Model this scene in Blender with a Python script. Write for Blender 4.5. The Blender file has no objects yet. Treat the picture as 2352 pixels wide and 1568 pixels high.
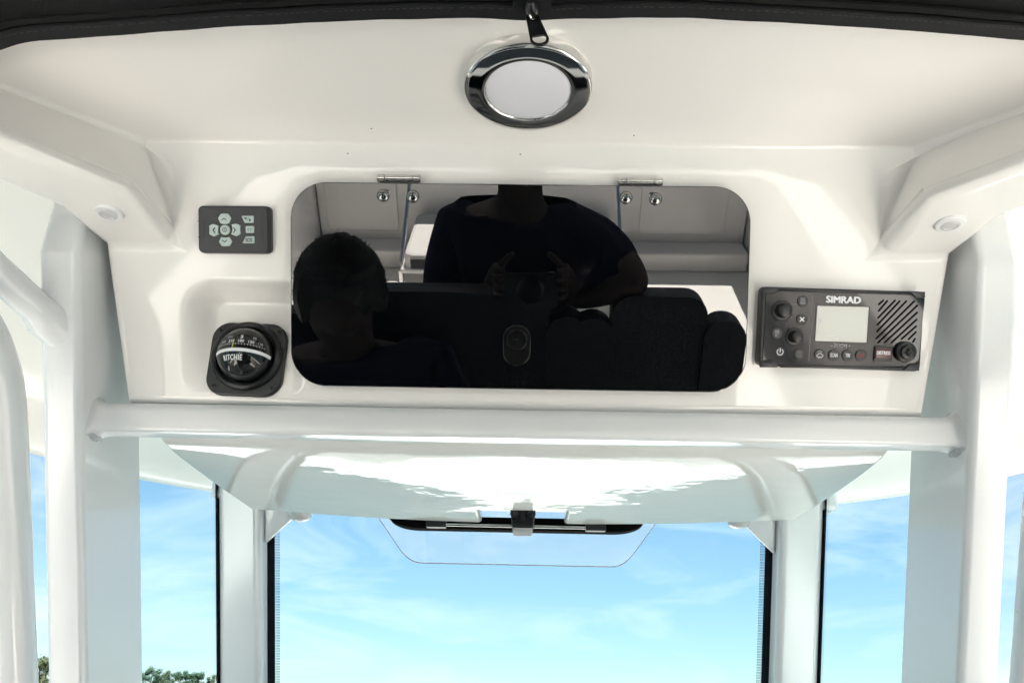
import bpy, bmesh, math, random
from mathutils import Vector, Matrix, Euler, noise
rad = math.radians
S = bpy.context.scene
COL = S.collection
random.seed(7)

# ------------------------------------------------------------------ camera
# origin of the place = the photographer's lens; +Y is the bow, +Z is up
FPX, CX, CY = 1882.0, 1176.0, 784.0            # focal length in pixels of a 2352-pixel-wide picture
cam_d = bpy.data.cameras.new('camera'); cam = bpy.data.objects.new('camera', cam_d); COL.objects.link(cam)
CR = Matrix.Rotation(rad(1.35), 3, 'Z') @ Matrix.Rotation(rad(90 + 23.4), 3, 'X') @ Matrix.Rotation(rad(1.4), 3, 'Z')
cam.matrix_world = CR.to_4x4()
cam_d.sensor_width = 36.0; cam_d.lens = 36.0 * FPX / 2352.0
cam_d.clip_start = 0.005; cam_d.clip_end = 6000
S.camera = cam

# ------------------------------------------------------------------ light
SUN_EL, SUN_AZ = 62.0, 168.0                    # azimuth clockwise from the bow
w = bpy.data.worlds.new('World'); S.world = w; w.use_nodes = True
nt = w.node_tree; nt.nodes.clear()
def N(t, tree=None, **kw):
    n = (tree or nt).nodes.new(t)
    for k, v in kw.items(): setattr(n, k, v)
    return n
out = N('ShaderNodeOutputWorld'); bg = N('ShaderNodeBackground'); bg.inputs[1].default_value = 0.05
sky = N('ShaderNodeTexSky', sky_type='NISHITA'); sky.sun_disc = False
sky.sun_elevation = rad(SUN_EL); sky.sun_rotation = rad(SUN_AZ)
sky.air_density = 1.0; sky.dust_density = 0.0; sky.ozone_density = 4.0; sky.altitude = 600
tc = N('ShaderNodeTexCoord'); mp = N('ShaderNodeMapping'); mp.inputs['Rotation'].default_value = (0.25, 0.1, 0.5)
mp.inputs['Scale'].default_value = (2.2, 3.2, 9.0)
cl = N('ShaderNodeTexNoise'); cl.inputs['Scale'].default_value = 1.7; cl.inputs['Detail'].default_value = 9
cl.inputs['Roughness'].default_value = 0.62; cl.inputs['Distortion'].default_value = 0.7
cr = N('ShaderNodeValToRGB'); cr.color_ramp.elements[0].position = 0.46; cr.color_ramp.elements[1].position = 0.86
mul = N('ShaderNodeMath', operation='MULTIPLY'); mul.inputs[1].default_value = 0.75
mx = N('ShaderNodeMix', data_type='RGBA'); mx.inputs[7].default_value = (4.3, 4.6, 4.7, 1)
L = nt.links.new
L(tc.outputs['Generated'], mp.inputs[0]); L(mp.outputs[0], cl.inputs['Vector']); L(cl.outputs[0], cr.inputs[0])
L(cr.outputs[0], mul.inputs[0]); L(mul.outputs[0], mx.inputs[0]); 
gm = N('ShaderNodeGamma'); gm.inputs[1].default_value = 0.60
tn = N('ShaderNodeMix', data_type='RGBA', blend_type='MULTIPLY'); tn.inputs[0].default_value = 1.0; tn.inputs[7].default_value = (.86, 1.08, 1.15, 1)
L(sky.outputs[0], gm.inputs[0]); L(gm.outputs[0], tn.inputs[6]); L(tn.outputs[2], mx.inputs[6])
L(mx.outputs[2], bg.inputs[0]); L(bg.outputs[0], out.inputs[0])
sd = bpy.data.lights.new('sun', 'SUN'); sd.energy = 5.0; sd.angle = rad(0.55); sd.color = (1.0, 0.95, 0.87)
sun = bpy.data.objects.new('sun', sd); COL.objects.link(sun)
sdir = Vector((math.sin(rad(SUN_AZ)) * math.cos(rad(SUN_EL)), math.cos(rad(SUN_AZ)) * math.cos(rad(SUN_EL)), math.sin(rad(SUN_EL))))
sun.rotation_euler = sdir.to_track_quat('Z', 'Y').to_euler(); sun.location = (0, -3, 6)
vs = S.view_settings; vs.view_transform = 'Standard'; vs.look = 'None'; vs.gamma = 1; vs.exposure = 2.58; vs.use_curve_mapping = False

# ------------------------------------------------------------------ materials
def mat(name, col, rough=0.4, metal=0.0, ior=1.5, bump=0.0, bscale=30.0, var=0.0, vscale=4.0, coat=0.0, detail=3.0, spec=None, rvar=0.0):
    m = bpy.data.materials.new(name); m.use_nodes = True; t = m.node_tree
    b = t.nodes['Principled BSDF']; b.inputs['Base Color'].default_value = (*col, 1)
    b.inputs['Roughness'].default_value = rough; b.inputs['Metallic'].default_value = metal; b.inputs['IOR'].default_value = ior
    b.inputs['Coat Weight'].default_value = coat; b.inputs['Coat Roughness'].default_value = 0.03
    if spec is not None: b.inputs['Specular IOR Level'].default_value = spec
    tcx = t.nodes.new('ShaderNodeTexCoord')
    if rvar > 0:                                   # faint smears and water marks in the gloss
        n = t.nodes.new('ShaderNodeTexNoise'); n.inputs['Scale'].default_value = 7; n.inputs['Detail'].default_value = 8; n.inputs['Roughness'].default_value = .65; n.inputs['Distortion'].default_value = 1.2
        r = t.nodes.new('ShaderNodeMapRange'); r.inputs[1].default_value = .48; r.inputs[2].default_value = .72; r.inputs[3].default_value = rough; r.inputs[4].default_value = rough + rvar
        t.links.new(tcx.outputs['Object'], n.inputs['Vector']); t.links.new(n.outputs[0], r.inputs[0]); t.links.new(r.outputs[0], b.inputs['Roughness'])
    if var > 0:
        n = t.nodes.new('ShaderNodeTexNoise'); n.inputs['Scale'].default_value = vscale; n.inputs['Detail'].default_value = 5
        r = t.nodes.new('ShaderNodeMix'); r.data_type = 'RGBA'
        r.inputs[6].default_value = (*[c * (1 - var) for c in col], 1); r.inputs[7].default_value = (*[min(1, c * (1 + var)) for c in col], 1)
        t.links.new(tcx.outputs['Object'], n.inputs['Vector']); t.links.new(n.outputs[0], r.inputs[0]); t.links.new(r.outputs[2], b.inputs['Base Color'])
    if bump > 0:
        n = t.nodes.new('ShaderNodeTexNoise'); n.inputs['Scale'].default_value = bscale; n.inputs['Detail'].default_value = detail
        bp = t.nodes.new('ShaderNodeBump'); bp.inputs['Strength'].default_value = 1.0; bp.inputs['Distance'].default_value = bump
        t.links.new(tcx.outputs['Object'], n.inputs['Vector']); t.links.new(n.outputs[0], bp.inputs['Height']); t.links.new(bp.outputs[0], b.inputs['Normal'])
        if coat: t.links.new(bp.outputs[0], b.inputs['Coat Normal'])
    return m
def glass(name, tint, refl=1.0):
    m = bpy.data.materials.new(name); m.use_nodes = True; t = m.node_tree; t.nodes.clear()
    o = t.nodes.new('ShaderNodeOutputMaterial'); tr = t.nodes.new('ShaderNodeBsdfTransparent'); tr.inputs[0].default_value = (*tint, 1)
    gl = t.nodes.new('ShaderNodeBsdfGlossy'); gl.inputs['Roughness'].default_value = 0.0
    fr = t.nodes.new('ShaderNodeFresnel'); fr.inputs[0].default_value = 1.45
    mu = t.nodes.new('ShaderNodeMath'); mu.operation = 'MULTIPLY'; mu.inputs[1].default_value = refl
    ms = t.nodes.new('ShaderNodeMixShader')
    t.links.new(fr.outputs[0], mu.inputs[0]); t.links.new(mu.outputs[0], ms.inputs[0]); t.links.new(tr.outputs[0], ms.inputs[1]); t.links.new(gl.outputs[0], ms.inputs[2]); t.links.new(ms.outputs[0], o.inputs[0])
    return m
def dots_mat():                                  # printed half-tone dots along a glass edge
    m = bpy.data.materials.new('frit_dots'); m.use_nodes = True; t = m.node_tree; t.nodes.clear()
    o = t.nodes.new('ShaderNodeOutputMaterial'); tr = t.nodes.new('ShaderNodeBsdfTransparent')
    df = t.nodes.new('ShaderNodeBsdfPrincipled'); df.inputs['Base Color'].default_value = (.012, .014, .018, 1)
    tcx = t.nodes.new('ShaderNodeTexCoord'); v = t.nodes.new('ShaderNodeTexVoronoi'); v.inputs['Scale'].default_value = 480; v.inputs['Randomness'].default_value = 0.0
    c = t.nodes.new('ShaderNodeMath'); c.operation = 'LESS_THAN'; c.inputs[1].default_value = 0.42
    ms = t.nodes.new('ShaderNodeMixShader')
    t.links.new(tcx.outputs['Object'], v.inputs['Vector']); t.links.new(v.outputs['Distance'], c.inputs[0]); t.links.new(c.outputs[0], ms.inputs[0])
    t.links.new(tr.outputs[0], ms.inputs[1]); t.links.new(df.outputs[0], ms.inputs[2]); t.links.new(ms.outputs[0], o.inputs[0])
    return m
def milky(name, tint, k):
    m = glass(name, tint, 1.2); t = m.node_tree; o = [n for n in t.nodes if n.type == 'OUTPUT_MATERIAL'][0]; last = o.inputs[0].links[0].from_socket
    d = t.nodes.new('ShaderNodeBsdfTranslucent'); d.inputs[0].default_value = (.9, .93, .95, 1); ms = t.nodes.new('ShaderNodeMixShader'); ms.inputs[0].default_value = k
    t.links.new(last, ms.inputs[1]); t.links.new(d.outputs[0], ms.inputs[2]); t.links.new(ms.outputs[0], o.inputs[0]); return m
M = dict(
    gel=mat('white_gelcoat', (.88, .858, .838), .03, ior=1.48, rvar=.10, bump=.0006, bscale=5, var=.012, vscale=3),
    gel2=mat('white_gelcoat_shell', (.86, .835, .80), .16, bump=.0008, bscale=6, var=.015),
    powder=mat('white_powder_coat', (.80, .815, .83), .10, rvar=.08, bump=.00012, bscale=260, var=.012, coat=.4),
    weld=mat('weld_paint', (.80, .815, .83), .16, bump=.0006, bscale=300, coat=.5),
    canvas=mat('black_canvas', (.0055, .0056, .0062), .85, bump=.0006, bscale=900, var=.25, vscale=14, spec=.25),
    hem=mat('black_binding', (.009, .009, .0105), .7, bump=.0004, bscale=700, var=.2, vscale=30, spec=.3),
    thread=mat('grey_thread', (.032, .032, .036), .8),
    zip=mat('black_metal_zip', (.012, .012, .014), .3, bump=.0001, bscale=200),
    acrylic=mat('black_acrylic', (.0025, .0025, .003), .0, ior=2.0, rvar=.02),
    chrome=mat('polished_steel', (.80, .79, .77), .045, 1.0, bump=.0001, bscale=14),
    dsteel=mat('dark_polished_steel', (.30, .29, .28), .10, 1.0, bump=.0001, bscale=120),
    latchb=mat('latch_black', (.004, .004, .0045), .3, spec=.25),
    steel=mat('satin_steel', (.62, .60, .57), .18, 1.0, bump=.0001, bscale=120),
    lens=mat('frosted_lens', (.78, .78, .84), .35, var=.02, vscale=20),
    plastic=mat('white_plastic', (.80, .80, .82), .28),
    lensw=mat('clear_ribbed_lens', (.62, .62, .62), .08, bump=.002, bscale=90, coat=.6),
    blk=mat('black_plastic', (.007, .0072, .0082), .34, bump=.00008, bscale=600, var=.15, vscale=40),
    blk2=mat('dark_grey_plastic', (.019, .019, .024), .40, bump=.00008, bscale=700, var=.1, vscale=60),
    gloss=mat('gloss_black_face', (.006, .006, .007), .04, ior=1.5),
    slot=mat('speaker_hole', (.003, .003, .003), .9, spec=.05),
    key=mat('pale_green_rubber_key', (.47, .57, .545), .5, bump=.00005, bscale=900),
    ink=mat('black_print', (.02, .022, .024), .6),
    white=mat('white_print', (.80, .81, .85), .5),
    grey=mat('grey_print', (.42, .42, .46), .5),
    dim=mat('dim_print', (.17, .17, .18), .5),
    red=mat('red_print', (.22, .012, .016), .5),
    redkey=mat('red_key', (.085, .012, .012), .35, coat=.3),
    lcd=mat('grey_lcd', (.40, .43, .40), .05, coat=1.0, ior=1.7),
    lime=mat('lime_needle', (.55, .72, .03), .4),
    dome=mat('black_compass_dome', (.010, .0105, .011), .03, ior=1.5),
    glassf=glass('tinted_glass', (.80, .93, .965), .05),
    glassv=milky('clear_glass', (.90, .975, .98), .14),
    frit=mat('black_frit', (.010, .016, .022), .6, spec=.15),
    dots=dots_mat(),
    upwhite=mat('white_vinyl', (.74, .72, .69), .55, bump=.0008, bscale=60, var=.04),
    upblack=mat('black_vinyl', (.014, .015, .019), .6, bump=.0005, bscale=200),
    navy=mat('navy_cotton', (.010, .012, .030), .9, bump=.002, bscale=14, spec=.1),
    denim=mat('dark_cloth', (.014, .015, .020), .9, bump=.001, bscale=20, spec=.1),
    skin=mat('skin', (.042, .024, .018), .7), hair=mat('black_hair', (.008, .007, .006), .6),
    deck=mat('deck_nonskid', (.82, .80, .77), .55, bump=.0002, bscale=120, var=.03),
    foredeck=mat('foredeck_nonskid', (.27, .265, .25), .55, bump=.0008, bscale=220, var=.05),
    bowpad=mat('grey_vinyl', (.34, .33, .31), .55, bump=.0008, bscale=60),
    hull=mat('hull_gelcoat', (.84, .82, .79), .15, bump=.0005, bscale=5),
    bark=mat('bark', (.09, .07, .05), .9, var=.3, vscale=2),
)
def leafmat(name, c):
    m = mat(name, c, .6, var=.45, vscale=.35, spec=.2); return m
M['belly'] = mat('white_gelcoat_underside', (.80, .82, .80), .03, ior=1.5, bump=.0022, bscale=6, rvar=.06, detail=4)
M['leafA'] = leafmat('leaf_dark', (.022, .046, .024)); M['leafB'] = leafmat('leaf_olive', (.034, .048, .022))
wm = mat('sea_water', (.012, .035, .035), .06, ior=1.33, bump=.25, bscale=.8, detail=6); M['water'] = wm
M['land'] = mat('shore_soil', (.10, .10, .06), .9, var=.4, vscale=.05)

# ------------------------------------------------------------------ helpers
def empty(name, label, cat, mw=Matrix(), group=None):
    o = bpy.data.objects.new(name, None); COL.objects.link(o); o.matrix_world = mw; o.empty_display_size = .05
    tag(o, label, cat, group); return o
def tag(o, label, cat, group=None):
    o['label'] = label; o['category'] = cat
    if group: o['group'] = group
    return o
def mk(name, verts, faces, m, parent=None, sharp=38, bevel=0, seg=3, smooth=True, sub=0, solid=0, bang=30):
    me = bpy.data.meshes.new(name); me.from_pydata([tuple(v) for v in verts], [], [tuple(f) for f in faces])
    bm = bmesh.new(); bm.from_mesh(me); bmesh.ops.recalc_face_normals(bm, faces=bm.faces); bm.to_mesh(me); bm.free()
    return link(name, me, m, parent, sharp, bevel, seg, smooth, sub, solid, bang)
def link(name, me, m, parent=None, sharp=38, bevel=0, seg=3, smooth=True, sub=0, solid=0, bang=30):
    me.materials.clear(); me.materials.append(M[m])
    if smooth:
        me.shade_smooth()
        if not bevel and not sub: me.set_sharp_from_angle(angle=rad(sharp))
        for p in me.polygons:
            if len(p.vertices) > 6: p.use_smooth = False
    o = bpy.data.objects.new(name, me); COL.objects.link(o)
    if parent: o.parent = parent
    if name in ('post', 'post_tube', 'gusset'):      # keep the flat faces of extrusions flat
        md = o.modifiers.new('flat', 'WEIGHTED_NORMAL'); md.weight = 100; md.keep_sharp = True
    if solid:
        md = o.modifiers.new('solid', 'SOLIDIFY'); md.thickness = solid; md.offset = -1
    if bevel:
        md = o.modifiers.new('bevel', 'BEVEL'); md.width = bevel; md.segments = seg; md.limit_method = 'ANGLE'; md.angle_limit = rad(bang); md.harden_normals = True
    if sub:
        md = o.modifiers.new('sub', 'SUBSURF'); md.levels = sub; md.render_levels = sub
    return o
def structure(o): o['kind'] = 'structure'; return o
def copy_tree(o, parent=None):
    c = o.copy(); COL.objects.link(c); c.parent = parent
    for ch in list(o.children): copy_tree(ch, c)
    return c
def join(*parts):
    V, F = [], []
    for v, f in parts:
        b = len(V); V += [tuple(x) for x in v]; F += [tuple(i + b for i in q) for q in f]
    return V, F
def box(x0, x1, y0, y1, z0, z1):
    v = [(x, y, z) for x in (x0, x1) for y in (y0, y1) for z in (z0, z1)]
    return v, [(0, 1, 3, 2), (4, 6, 7, 5), (0, 4, 5, 1), (2, 3, 7, 6), (0, 2, 6, 4), (1, 5, 7, 3)]
def rrect(wd, ht, r, n=6, cx=0, cy=0):
    P = []
    for sx, sy, a0 in ((1, 1, 0), (-1, 1, 90), (-1, -1, 180), (1, -1, 270)):
        for i in range(n + 1):
            a = rad(a0 + 90 * i / n); P.append((cx + sx * (wd / 2 - r) + r * math.cos(a), cy + sy * (ht / 2 - r) + r * math.sin(a)))
    return P
def circle(r, n=32, cx=0, cy=0, ry=None): return [(cx + r * math.cos(2 * math.pi * i / n), cy + (ry or r) * math.sin(2 * math.pi * i / n)) for i in range(n)]
def inset(P, d):
    n = len(P); R = []
    A = sum(P[i][0] * P[(i + 1) % n][1] - P[(i + 1) % n][0] * P[i][1] for i in range(n)); s = 1 if A > 0 else -1
    for i in range(n):
        a, b, c = Vector(P[i - 1]), Vector(P[i]), Vector(P[(i + 1) % n])
        e1 = (b - a); e2 = (c - b)
        if e1.length < 1e-9: e1 = e2
        if e2.length < 1e-9: e2 = e1
        e1.normalize(); e2.normalize()
        n1 = Vector((-e1.y, e1.x)) * s; n2 = Vector((-e2.y, e2.x)) * s; q = n1 + n2
        if q.length < 1e-6: q = n1.copy()
        q.normalize(); k = max(.4, q.dot(n1)); R.append(tuple(b + q * (d / k)))
    return R
def layers(P, LZ):
    n = len(P); V = []; Fs = []
    for d, z in LZ: V += [(x, y, z) for x, y in (inset(P, d) if d else P)]
    for k in range(len(LZ) - 1):
        for i in range(n): j = (i + 1) % n; Fs.append((k * n + i, k * n + j, (k + 1) * n + j, (k + 1) * n + i))
    Fs.append(tuple(range(n))[::-1]); Fs.append(tuple((len(LZ) - 1) * n + i for i in range(n)))
    return V, Fs
def slab(P, z0, z1, b=0.0):
    if b <= 0: return layers(P, [(0, z0), (0, z1)])
    return layers(P, [(0, z0), (0, z1 - b), (b * .29, z1 - b * .29), (b, z1)])
def ringslab(Po, Pi, z0, z1):                     # a flat ring between two outlines of equal count
    n = len(Po); V = [(x, y, z) for P in (Po, Pi) for z in (z0, z1) for x, y in P]; Fs = []
    for i in range(n):
        j = (i + 1) % n
        Fs += [(i, j, n + j, n + i), (2 * n + j, 2 * n + i, 3 * n + i, 3 * n + j), (n + i, n + j, 3 * n + j, 3 * n + i), (j, i, 2 * n + i, 2 * n + j)]
    return V, Fs
def lathe(prof, n=48, cap=True):
    V = []; Fs = []
    for r, z in prof: V += [(r * math.cos(2 * math.pi * i / n), r * math.sin(2 * math.pi * i / n), z) for i in range(n)]
    for k in range(len(prof) - 1):
        for i in range(n): j = (i + 1) % n; Fs.append((k * n + i, k * n + j, (k + 1) * n + j, (k + 1) * n + i))
    if cap: Fs.append(tuple(range(n))[::-1]); Fs.append(tuple((len(prof) - 1) * n + i for i in range(n)))
    return V, Fs
def tube(P, r, n=20, sec=None, cap=True, up=None):
    """sweep a circle (radius r or list of radii) or a 2-D section along points"""
    P = [Vector(p) for p in P]; V = []; Fs = []; m = len(P); prev = None
    for k in range(m):
        t = (P[min(k + 1, m - 1)] - P[max(k - 1, 0)]).normalized()
        if prev is None:
            a = Vector(up) if up else (Vector((0, 0, 1)) if abs(t.z) < .9 else Vector((1, 0, 0)))
        else: a = prev
        a = (a - t * a.dot(t)).normalized(); prev = a; b = t.cross(a)
        rr = r[k] if isinstance(r, (list, tuple)) else r
        S2 = sec or [(rr * math.cos(2 * math.pi * i / n), rr * math.sin(2 * math.pi * i / n)) for i in range(n)]
        V += [tuple(P[k] + a * x + b * y) for x, y in S2]
    q = len(V) // m
    for k in range(m - 1):
        for i in range(q): j = (i + 1) % q; Fs.append((k * q + i, k * q + j, (k + 1) * q + j, (k + 1) * q + i))
    if cap: Fs.append(tuple(range(q))[::-1]); Fs.append(tuple((m - 1) * q + i for i in range(q)))
    return V, Fs
def smoothpath(P, n=8):
    P = [Vector(p) for p in P]; Q = []
    for i in range(len(P) - 1):
        p0, p1, p2, p3 = P[max(i - 1, 0)], P[i], P[i + 1], P[min(i + 2, len(P) - 1)]
        for k in range(n):
            t = k / n; Q.append(.5 * (2 * p1 + (p2 - p0) * t + (2 * p0 - 5 * p1 + 4 * p2 - p3) * t * t + (3 * p1 - p0 - 3 * p2 + p3) * t ** 3))
    Q.append(P[-1]); return Q
def move(vf, dx=0, dy=0, dz=0, mw=None):
    v, f = vf
    if mw is not None: return [tuple(mw @ Vector(p)) for p in v], f
    return [(x + dx, y + dy, z + dz) for x, y, z in v], f
def text(body, size, cx=0, cy=0, z=0, bold=0.0, sx=1.0, ext=.00015, shear=0.0, wid=None, space=1.0):
    cu = bpy.data.curves.new('t', 'FONT'); cu.body = body; cu.size = size; cu.align_x = 'CENTER'; cu.align_y = 'CENTER'
    cu.offset = 0; cu.extrude = ext; cu.resolution_u = 3; cu.shear = shear; cu.space_character = space
    o = bpy.data.objects.new('t', cu); COL.objects.link(o)
    bpy.context.view_layer.update()
    me = bpy.data.meshes.new_from_object(o.evaluated_get(bpy.context.evaluated_depsgraph_get()))
    bpy.data.objects.remove(o); bpy.data.curves.remove(cu)
    xs = [v.co.x for v in me.vertices]; ys = [v.co.y for v in me.vertices]
    mxx, myy = (max(xs) + min(xs)) / 2, (max(ys) + min(ys)) / 2
    if wid: sx = wid / (max(xs) - min(xs))
    V = [((v.co.x - mxx) * sx + cx, v.co.y - myy + cy, v.co.z + z) for v in me.vertices]; Fs = [tuple(p.vertices) for p in me.polygons]
    bpy.data.meshes.remove(me)
    if bold > 0:
        d = bold * size * 1.6; n = len(V)
        V2 = V + [(x + d, y, z + .00002) for x, y, z in V] + [(x - d, y, z + .00004) for x, y, z in V] + [(x, y + d * .6, z + .00006) for x, y, z in V] + [(x, y - d * .6, z + .00008) for x, y, z in V]
        return V2, [tuple(i + k * n for i in f) for k in range(5) for f in Fs]
    return V, Fs
# a picture point carried out along its sight line to a plane of the place
def ray(px, py): return CR @ Vector(((px - CX) / FPX, -(py - CY) / FPX, -1.0))
def onZ(px, py, z): d = ray(px, py); return d * (z / d.z)
def onX(px, py, x): d = ray(px, py); return d * (x / d.x)
def onP(px, py, P0, n): d = ray(px, py); return d * (P0.dot(n) / d.dot(n))

# ------------------------------------------------------------------ key planes (metres, lens = origin)
TP = rad(27); PN = Vector((0, math.cos(TP), math.sin(TP)))
def panel_frame(u=0, v=0, wv=0, rot=0):           # local x right, y up the panel, z out towards the helm
    U, Vv, W = Vector((1, 0, 0)), Vector((0, -math.sin(TP), math.cos(TP))), -PN
    o = PN * .948 + U * u + Vv * v + W * wv
    m = Matrix(((U.x, Vv.x, W.x, o.x), (U.y, Vv.y, W.y, o.y), (U.z, Vv.z, W.z, o.z), (0, 0, 0, 1)))
    return m @ Matrix.Rotation(rot, 4, 'Z')
PF = panel_frame()
def puv(px, py, wv=0):
    p = onP(px, py, PN * (.948 - wv), PN); q = PF.inverted() @ p; return q.x, q.y
X0 = -.009; ZC = .58; ZA = .475; SOLE = -1.32; WATER = -1.95

# ================================================================== setting: water, far shore
mk_w = mk('water', [(-3000, -3000, WATER), (3000, -3000, WATER), (3000, 3000, WATER), (-3000, 3000, WATER)], [(0, 1, 2, 3)], 'water'); structure(mk_w)
sh = []
for i in range(41):
    a = rad(-75 + 150 * i / 40); r0 = 262 + 12 * noise.noise(Vector((i * .5, 0, 0))) + max(0, math.degrees(a) + 8) * 3
    for r, z in ((r0, WATER - .3), (r0 + 6, WATER + .7), (r0 + 60, WATER + 1.2), (r0 + 200, WATER - .5)): sh.append((r * math.sin(a), r * math.cos(a), z))
structure(mk('shore', sh, [(4 * i + k, 4 * i + k + 1, 4 * i + k + 5, 4 * i + k + 4) for i in range(40) for k in range(3)], 'land'))

# ================================================================== hull and cockpit
def half(y):                                       # half breadth of the boat at station y
    if y < 1.2: return 1.46
    t = (y - 1.2) / 4.6; return 1.46 * max(0.0, 1 - t ** 2.1)
boat = empty('boat_hull', 'white hull and cockpit liner of the boat the console stands in', 'boat', Matrix.Translation((0, 0, WATER)))
def bm_(vf): return move(vf, dz=-WATER)
st = [-3.35 + i * (9.10 / 30) for i in range(31)]
V = []; Fs = []
for y in st:
    h = half(y)
    V += [(-h * .86, y, WATER - .35), (-h * .95, y, -1.2), (-h, y, -.62), (h, y, -.62), (h * .95, y, -1.2), (h * .86, y, WATER - .35)]
for i in range(30):
    for k in (0, 1, 3, 4): a = i * 6 + k; Fs.append((a, a + 1, a + 7, a + 6))
Fs += [(0, 1, 4, 5), (1, 2, 3, 4)]
mk('hull_side', *bm_((V, Fs)), 'hull', boat)
mk('cockpit_sole', *bm_(box(-1.36, 1.36, -3.3, 1.9, SOLE - .03, SOLE)), 'deck', boat)
for s in (-1, 1): mk('gunwale', *bm_(box(*sorted((s * 1.26, s * 1.47)), -3.35, 1.3, -.64, -.60)), 'hull', boat, bevel=.012)
for s in (-1, 1): mk('liner_wall', *bm_(box(*sorted((s * 1.32, s * 1.35)), -3.3, 1.9, SOLE, -.642)), 'hull', boat)
# foredeck with its raised rim and the recessed bow seating
fd = []; ff = []; ys = [1.3 + i * (4.42 / 24) for i in range(25)]
for y in ys:
    h = half(y)
    for t in (-1, -.93, -.86, -.78, -.4, 0, .4, .78, .86, .93, 1):
        a = abs(t); z = -.60 if a > .85 else (-.62 if a > .8 else -.74)
        fd.append((h * t, y, z + .02 * (1 - t * t)))
for i in range(24):
    for k in range(10): q = i * 11 + k; ff.append((q, q + 1, q + 12, q + 11))
rim_f = [f for i, f in enumerate(ff) if i % 10 in (0, 1, 2, 7, 8, 9)]; mid_f = [f for i, f in enumerate(ff) if i % 10 not in (0, 1, 2, 7, 8, 9)]
mk('foredeck', *bm_((fd, mid_f)), 'foredeck', boat); mk('foredeck_rim', *bm_((fd, rim_f)), 'hull', boat)
mk('bow_reflection_patch', *bm_(slab([(x * (1 + .30 * noise.noise(Vector((x * 2.5, y * 2.5, 4)))), y + .25 * noise.noise(Vector((x * 3, y * 3, 8)))) for x, y in circle(.66, 60, 0, 3.9, 1.05)], -.735, -.70, .008)), 'hull', boat)  # added white patch, unseen; uneven outline shaped to reflect brightly in the console underside
mk('transom_wall', *bm_(box(-1.315, 1.315, -3.25, -3.05, SOLE, -.60)), 'hull', boat, bevel=.02)
mk('transom_ledge', *bm_(box(-1.31, 1.31, -3.048, -2.86, SOLE, -1.20)), 'hull', boat, bevel=.015)
# inset locker lids in the transom
for x0, x1 in ((-1.26, -.82), (.66, 1.18)):
    lid = mk('locker_lid', *bm_(move(slab(rrect(x1 - x0, .34, .03), 0, .012, .004), mw=Matrix.Translation(((x0 + x1) / 2, -3.05, -.98)) @ Matrix.Rotation(rad(-90), 4, 'X'))), 'hull', boat)
    mk('lid_latch', *bm_(move(lathe([(.022, 0), (.022, .004), (.016, .007), (.0, .007)], 24), mw=Matrix.Translation((x1 - .06 if x0 < 0 else x0 + .06, -3.039, -.90)) @ Matrix.Rotation(rad(-90), 4, 'X'))), 'chrome', lid)
# aft folding bench
bench = empty('aft_bench', 'white cushioned folding bench against the transom, seen mirrored in the black door', 'bench', Matrix.Translation((0, -2.5, SOLE)))
def bn(vf): return move(vf, dy=2.5, dz=-SOLE)
mk('seat_base', *bn(box(-.72, .50, -3.04, -2.39, -1.13, -1.10)), 'hull', bench, bevel=.012)
mk('cushion', *bn(move(slab(rrect(1.18, .62, .06), 0, .08, .022), -.11, -2.715, -1.10)), 'upwhite', bench)
mk('front_band', *bn(box(-.66, .44, -2.4035, -2.398, -1.098, -1.045)), 'upblack', bench)
for q in (-.72, .50):
    mk('support_arm', *bn(tube([(q, -3.04, -.74), (q, -2.45, -1.09)], .012, 12)), 'chrome', bench)
    mk('bench_leg', *bn(tube([(q, -2.43, SOLE), (q, -2.43, -1.13)], .014, 12)), 'chrome', bench)

# ================================================================== console below the glass
con = empty('helm_console', 'white helm console and dashboard below the windshield', 'console', Matrix.Translation((0, 1.4, SOLE)))
def cn(vf): return move(vf, dy=-1.4, dz=-SOLE)
prof = [(.92, SOLE), (.92, -.86), (.80, -.80), (1.08, -.42), (1.62, -.34), (2.05, -.60), (2.1, SOLE)]
V = [(x, y, z) for x in (-.56, .55) for y, z in prof]; n = len(prof)
mk('body', *cn((V, [tuple(range(n))[::-1], tuple(range(n, 2 * n))] + [(i, (i + 1) % n, n + (i + 1) % n, n + i) for i in range(n)])), 'hull', con, bevel=.03)
V = [(x, y, z) for x in (-.545, .535) for y, z in ((1.10, -.412), (1.62, -.332), (2.03, -.585), (2.03, -.600), (1.62, -.350), (1.10, -.430))]
mk('dash_pad', *cn((V, [(0, 1, 2, 3, 4, 5), (11, 10, 9, 8, 7, 6)] + [(i, (i + 1) % 6, 6 + (i + 1) % 6, 6 + i) for i in range(6)])), 'upblack', con, bevel=.006)
dm = Matrix.Translation((0, .94, -.61)) @ Matrix.Rotation(math.atan2(.38, .28), 4, 'X')
for x in (-.22, .22):
    d = mk('chart_screen', *cn(move(slab(rrect(.36, .22, .02), 0, .02, .004), mw=dm @ Matrix.Translation((x, .09, 0)))), 'blk', con)
    mk('screen_glass', *cn(move(slab(rrect(.31, .17, .006), .02, .0215), mw=dm @ Matrix.Translation((x, .09, 0)))), 'gloss', d)
whl = empty('steering_wheel', 'black rimmed steering wheel on the helm console below the frame', 'wheel', Matrix.Translation((-.22, .80, -.72)) @ Matrix.Rotation(rad(62), 4, 'X'))
mk('rim', *tube([(.18 * math.cos(a), .18 * math.sin(a), .03) for a in [i * 2 * math.pi / 40 for i in range(41)]], .014, 12, cap=False), 'blk', whl)
mk('hub', *lathe([(.045, -.09), (.045, .02), (.035, .03), (0.001, .032)], 24), 'steel', whl)
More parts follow.
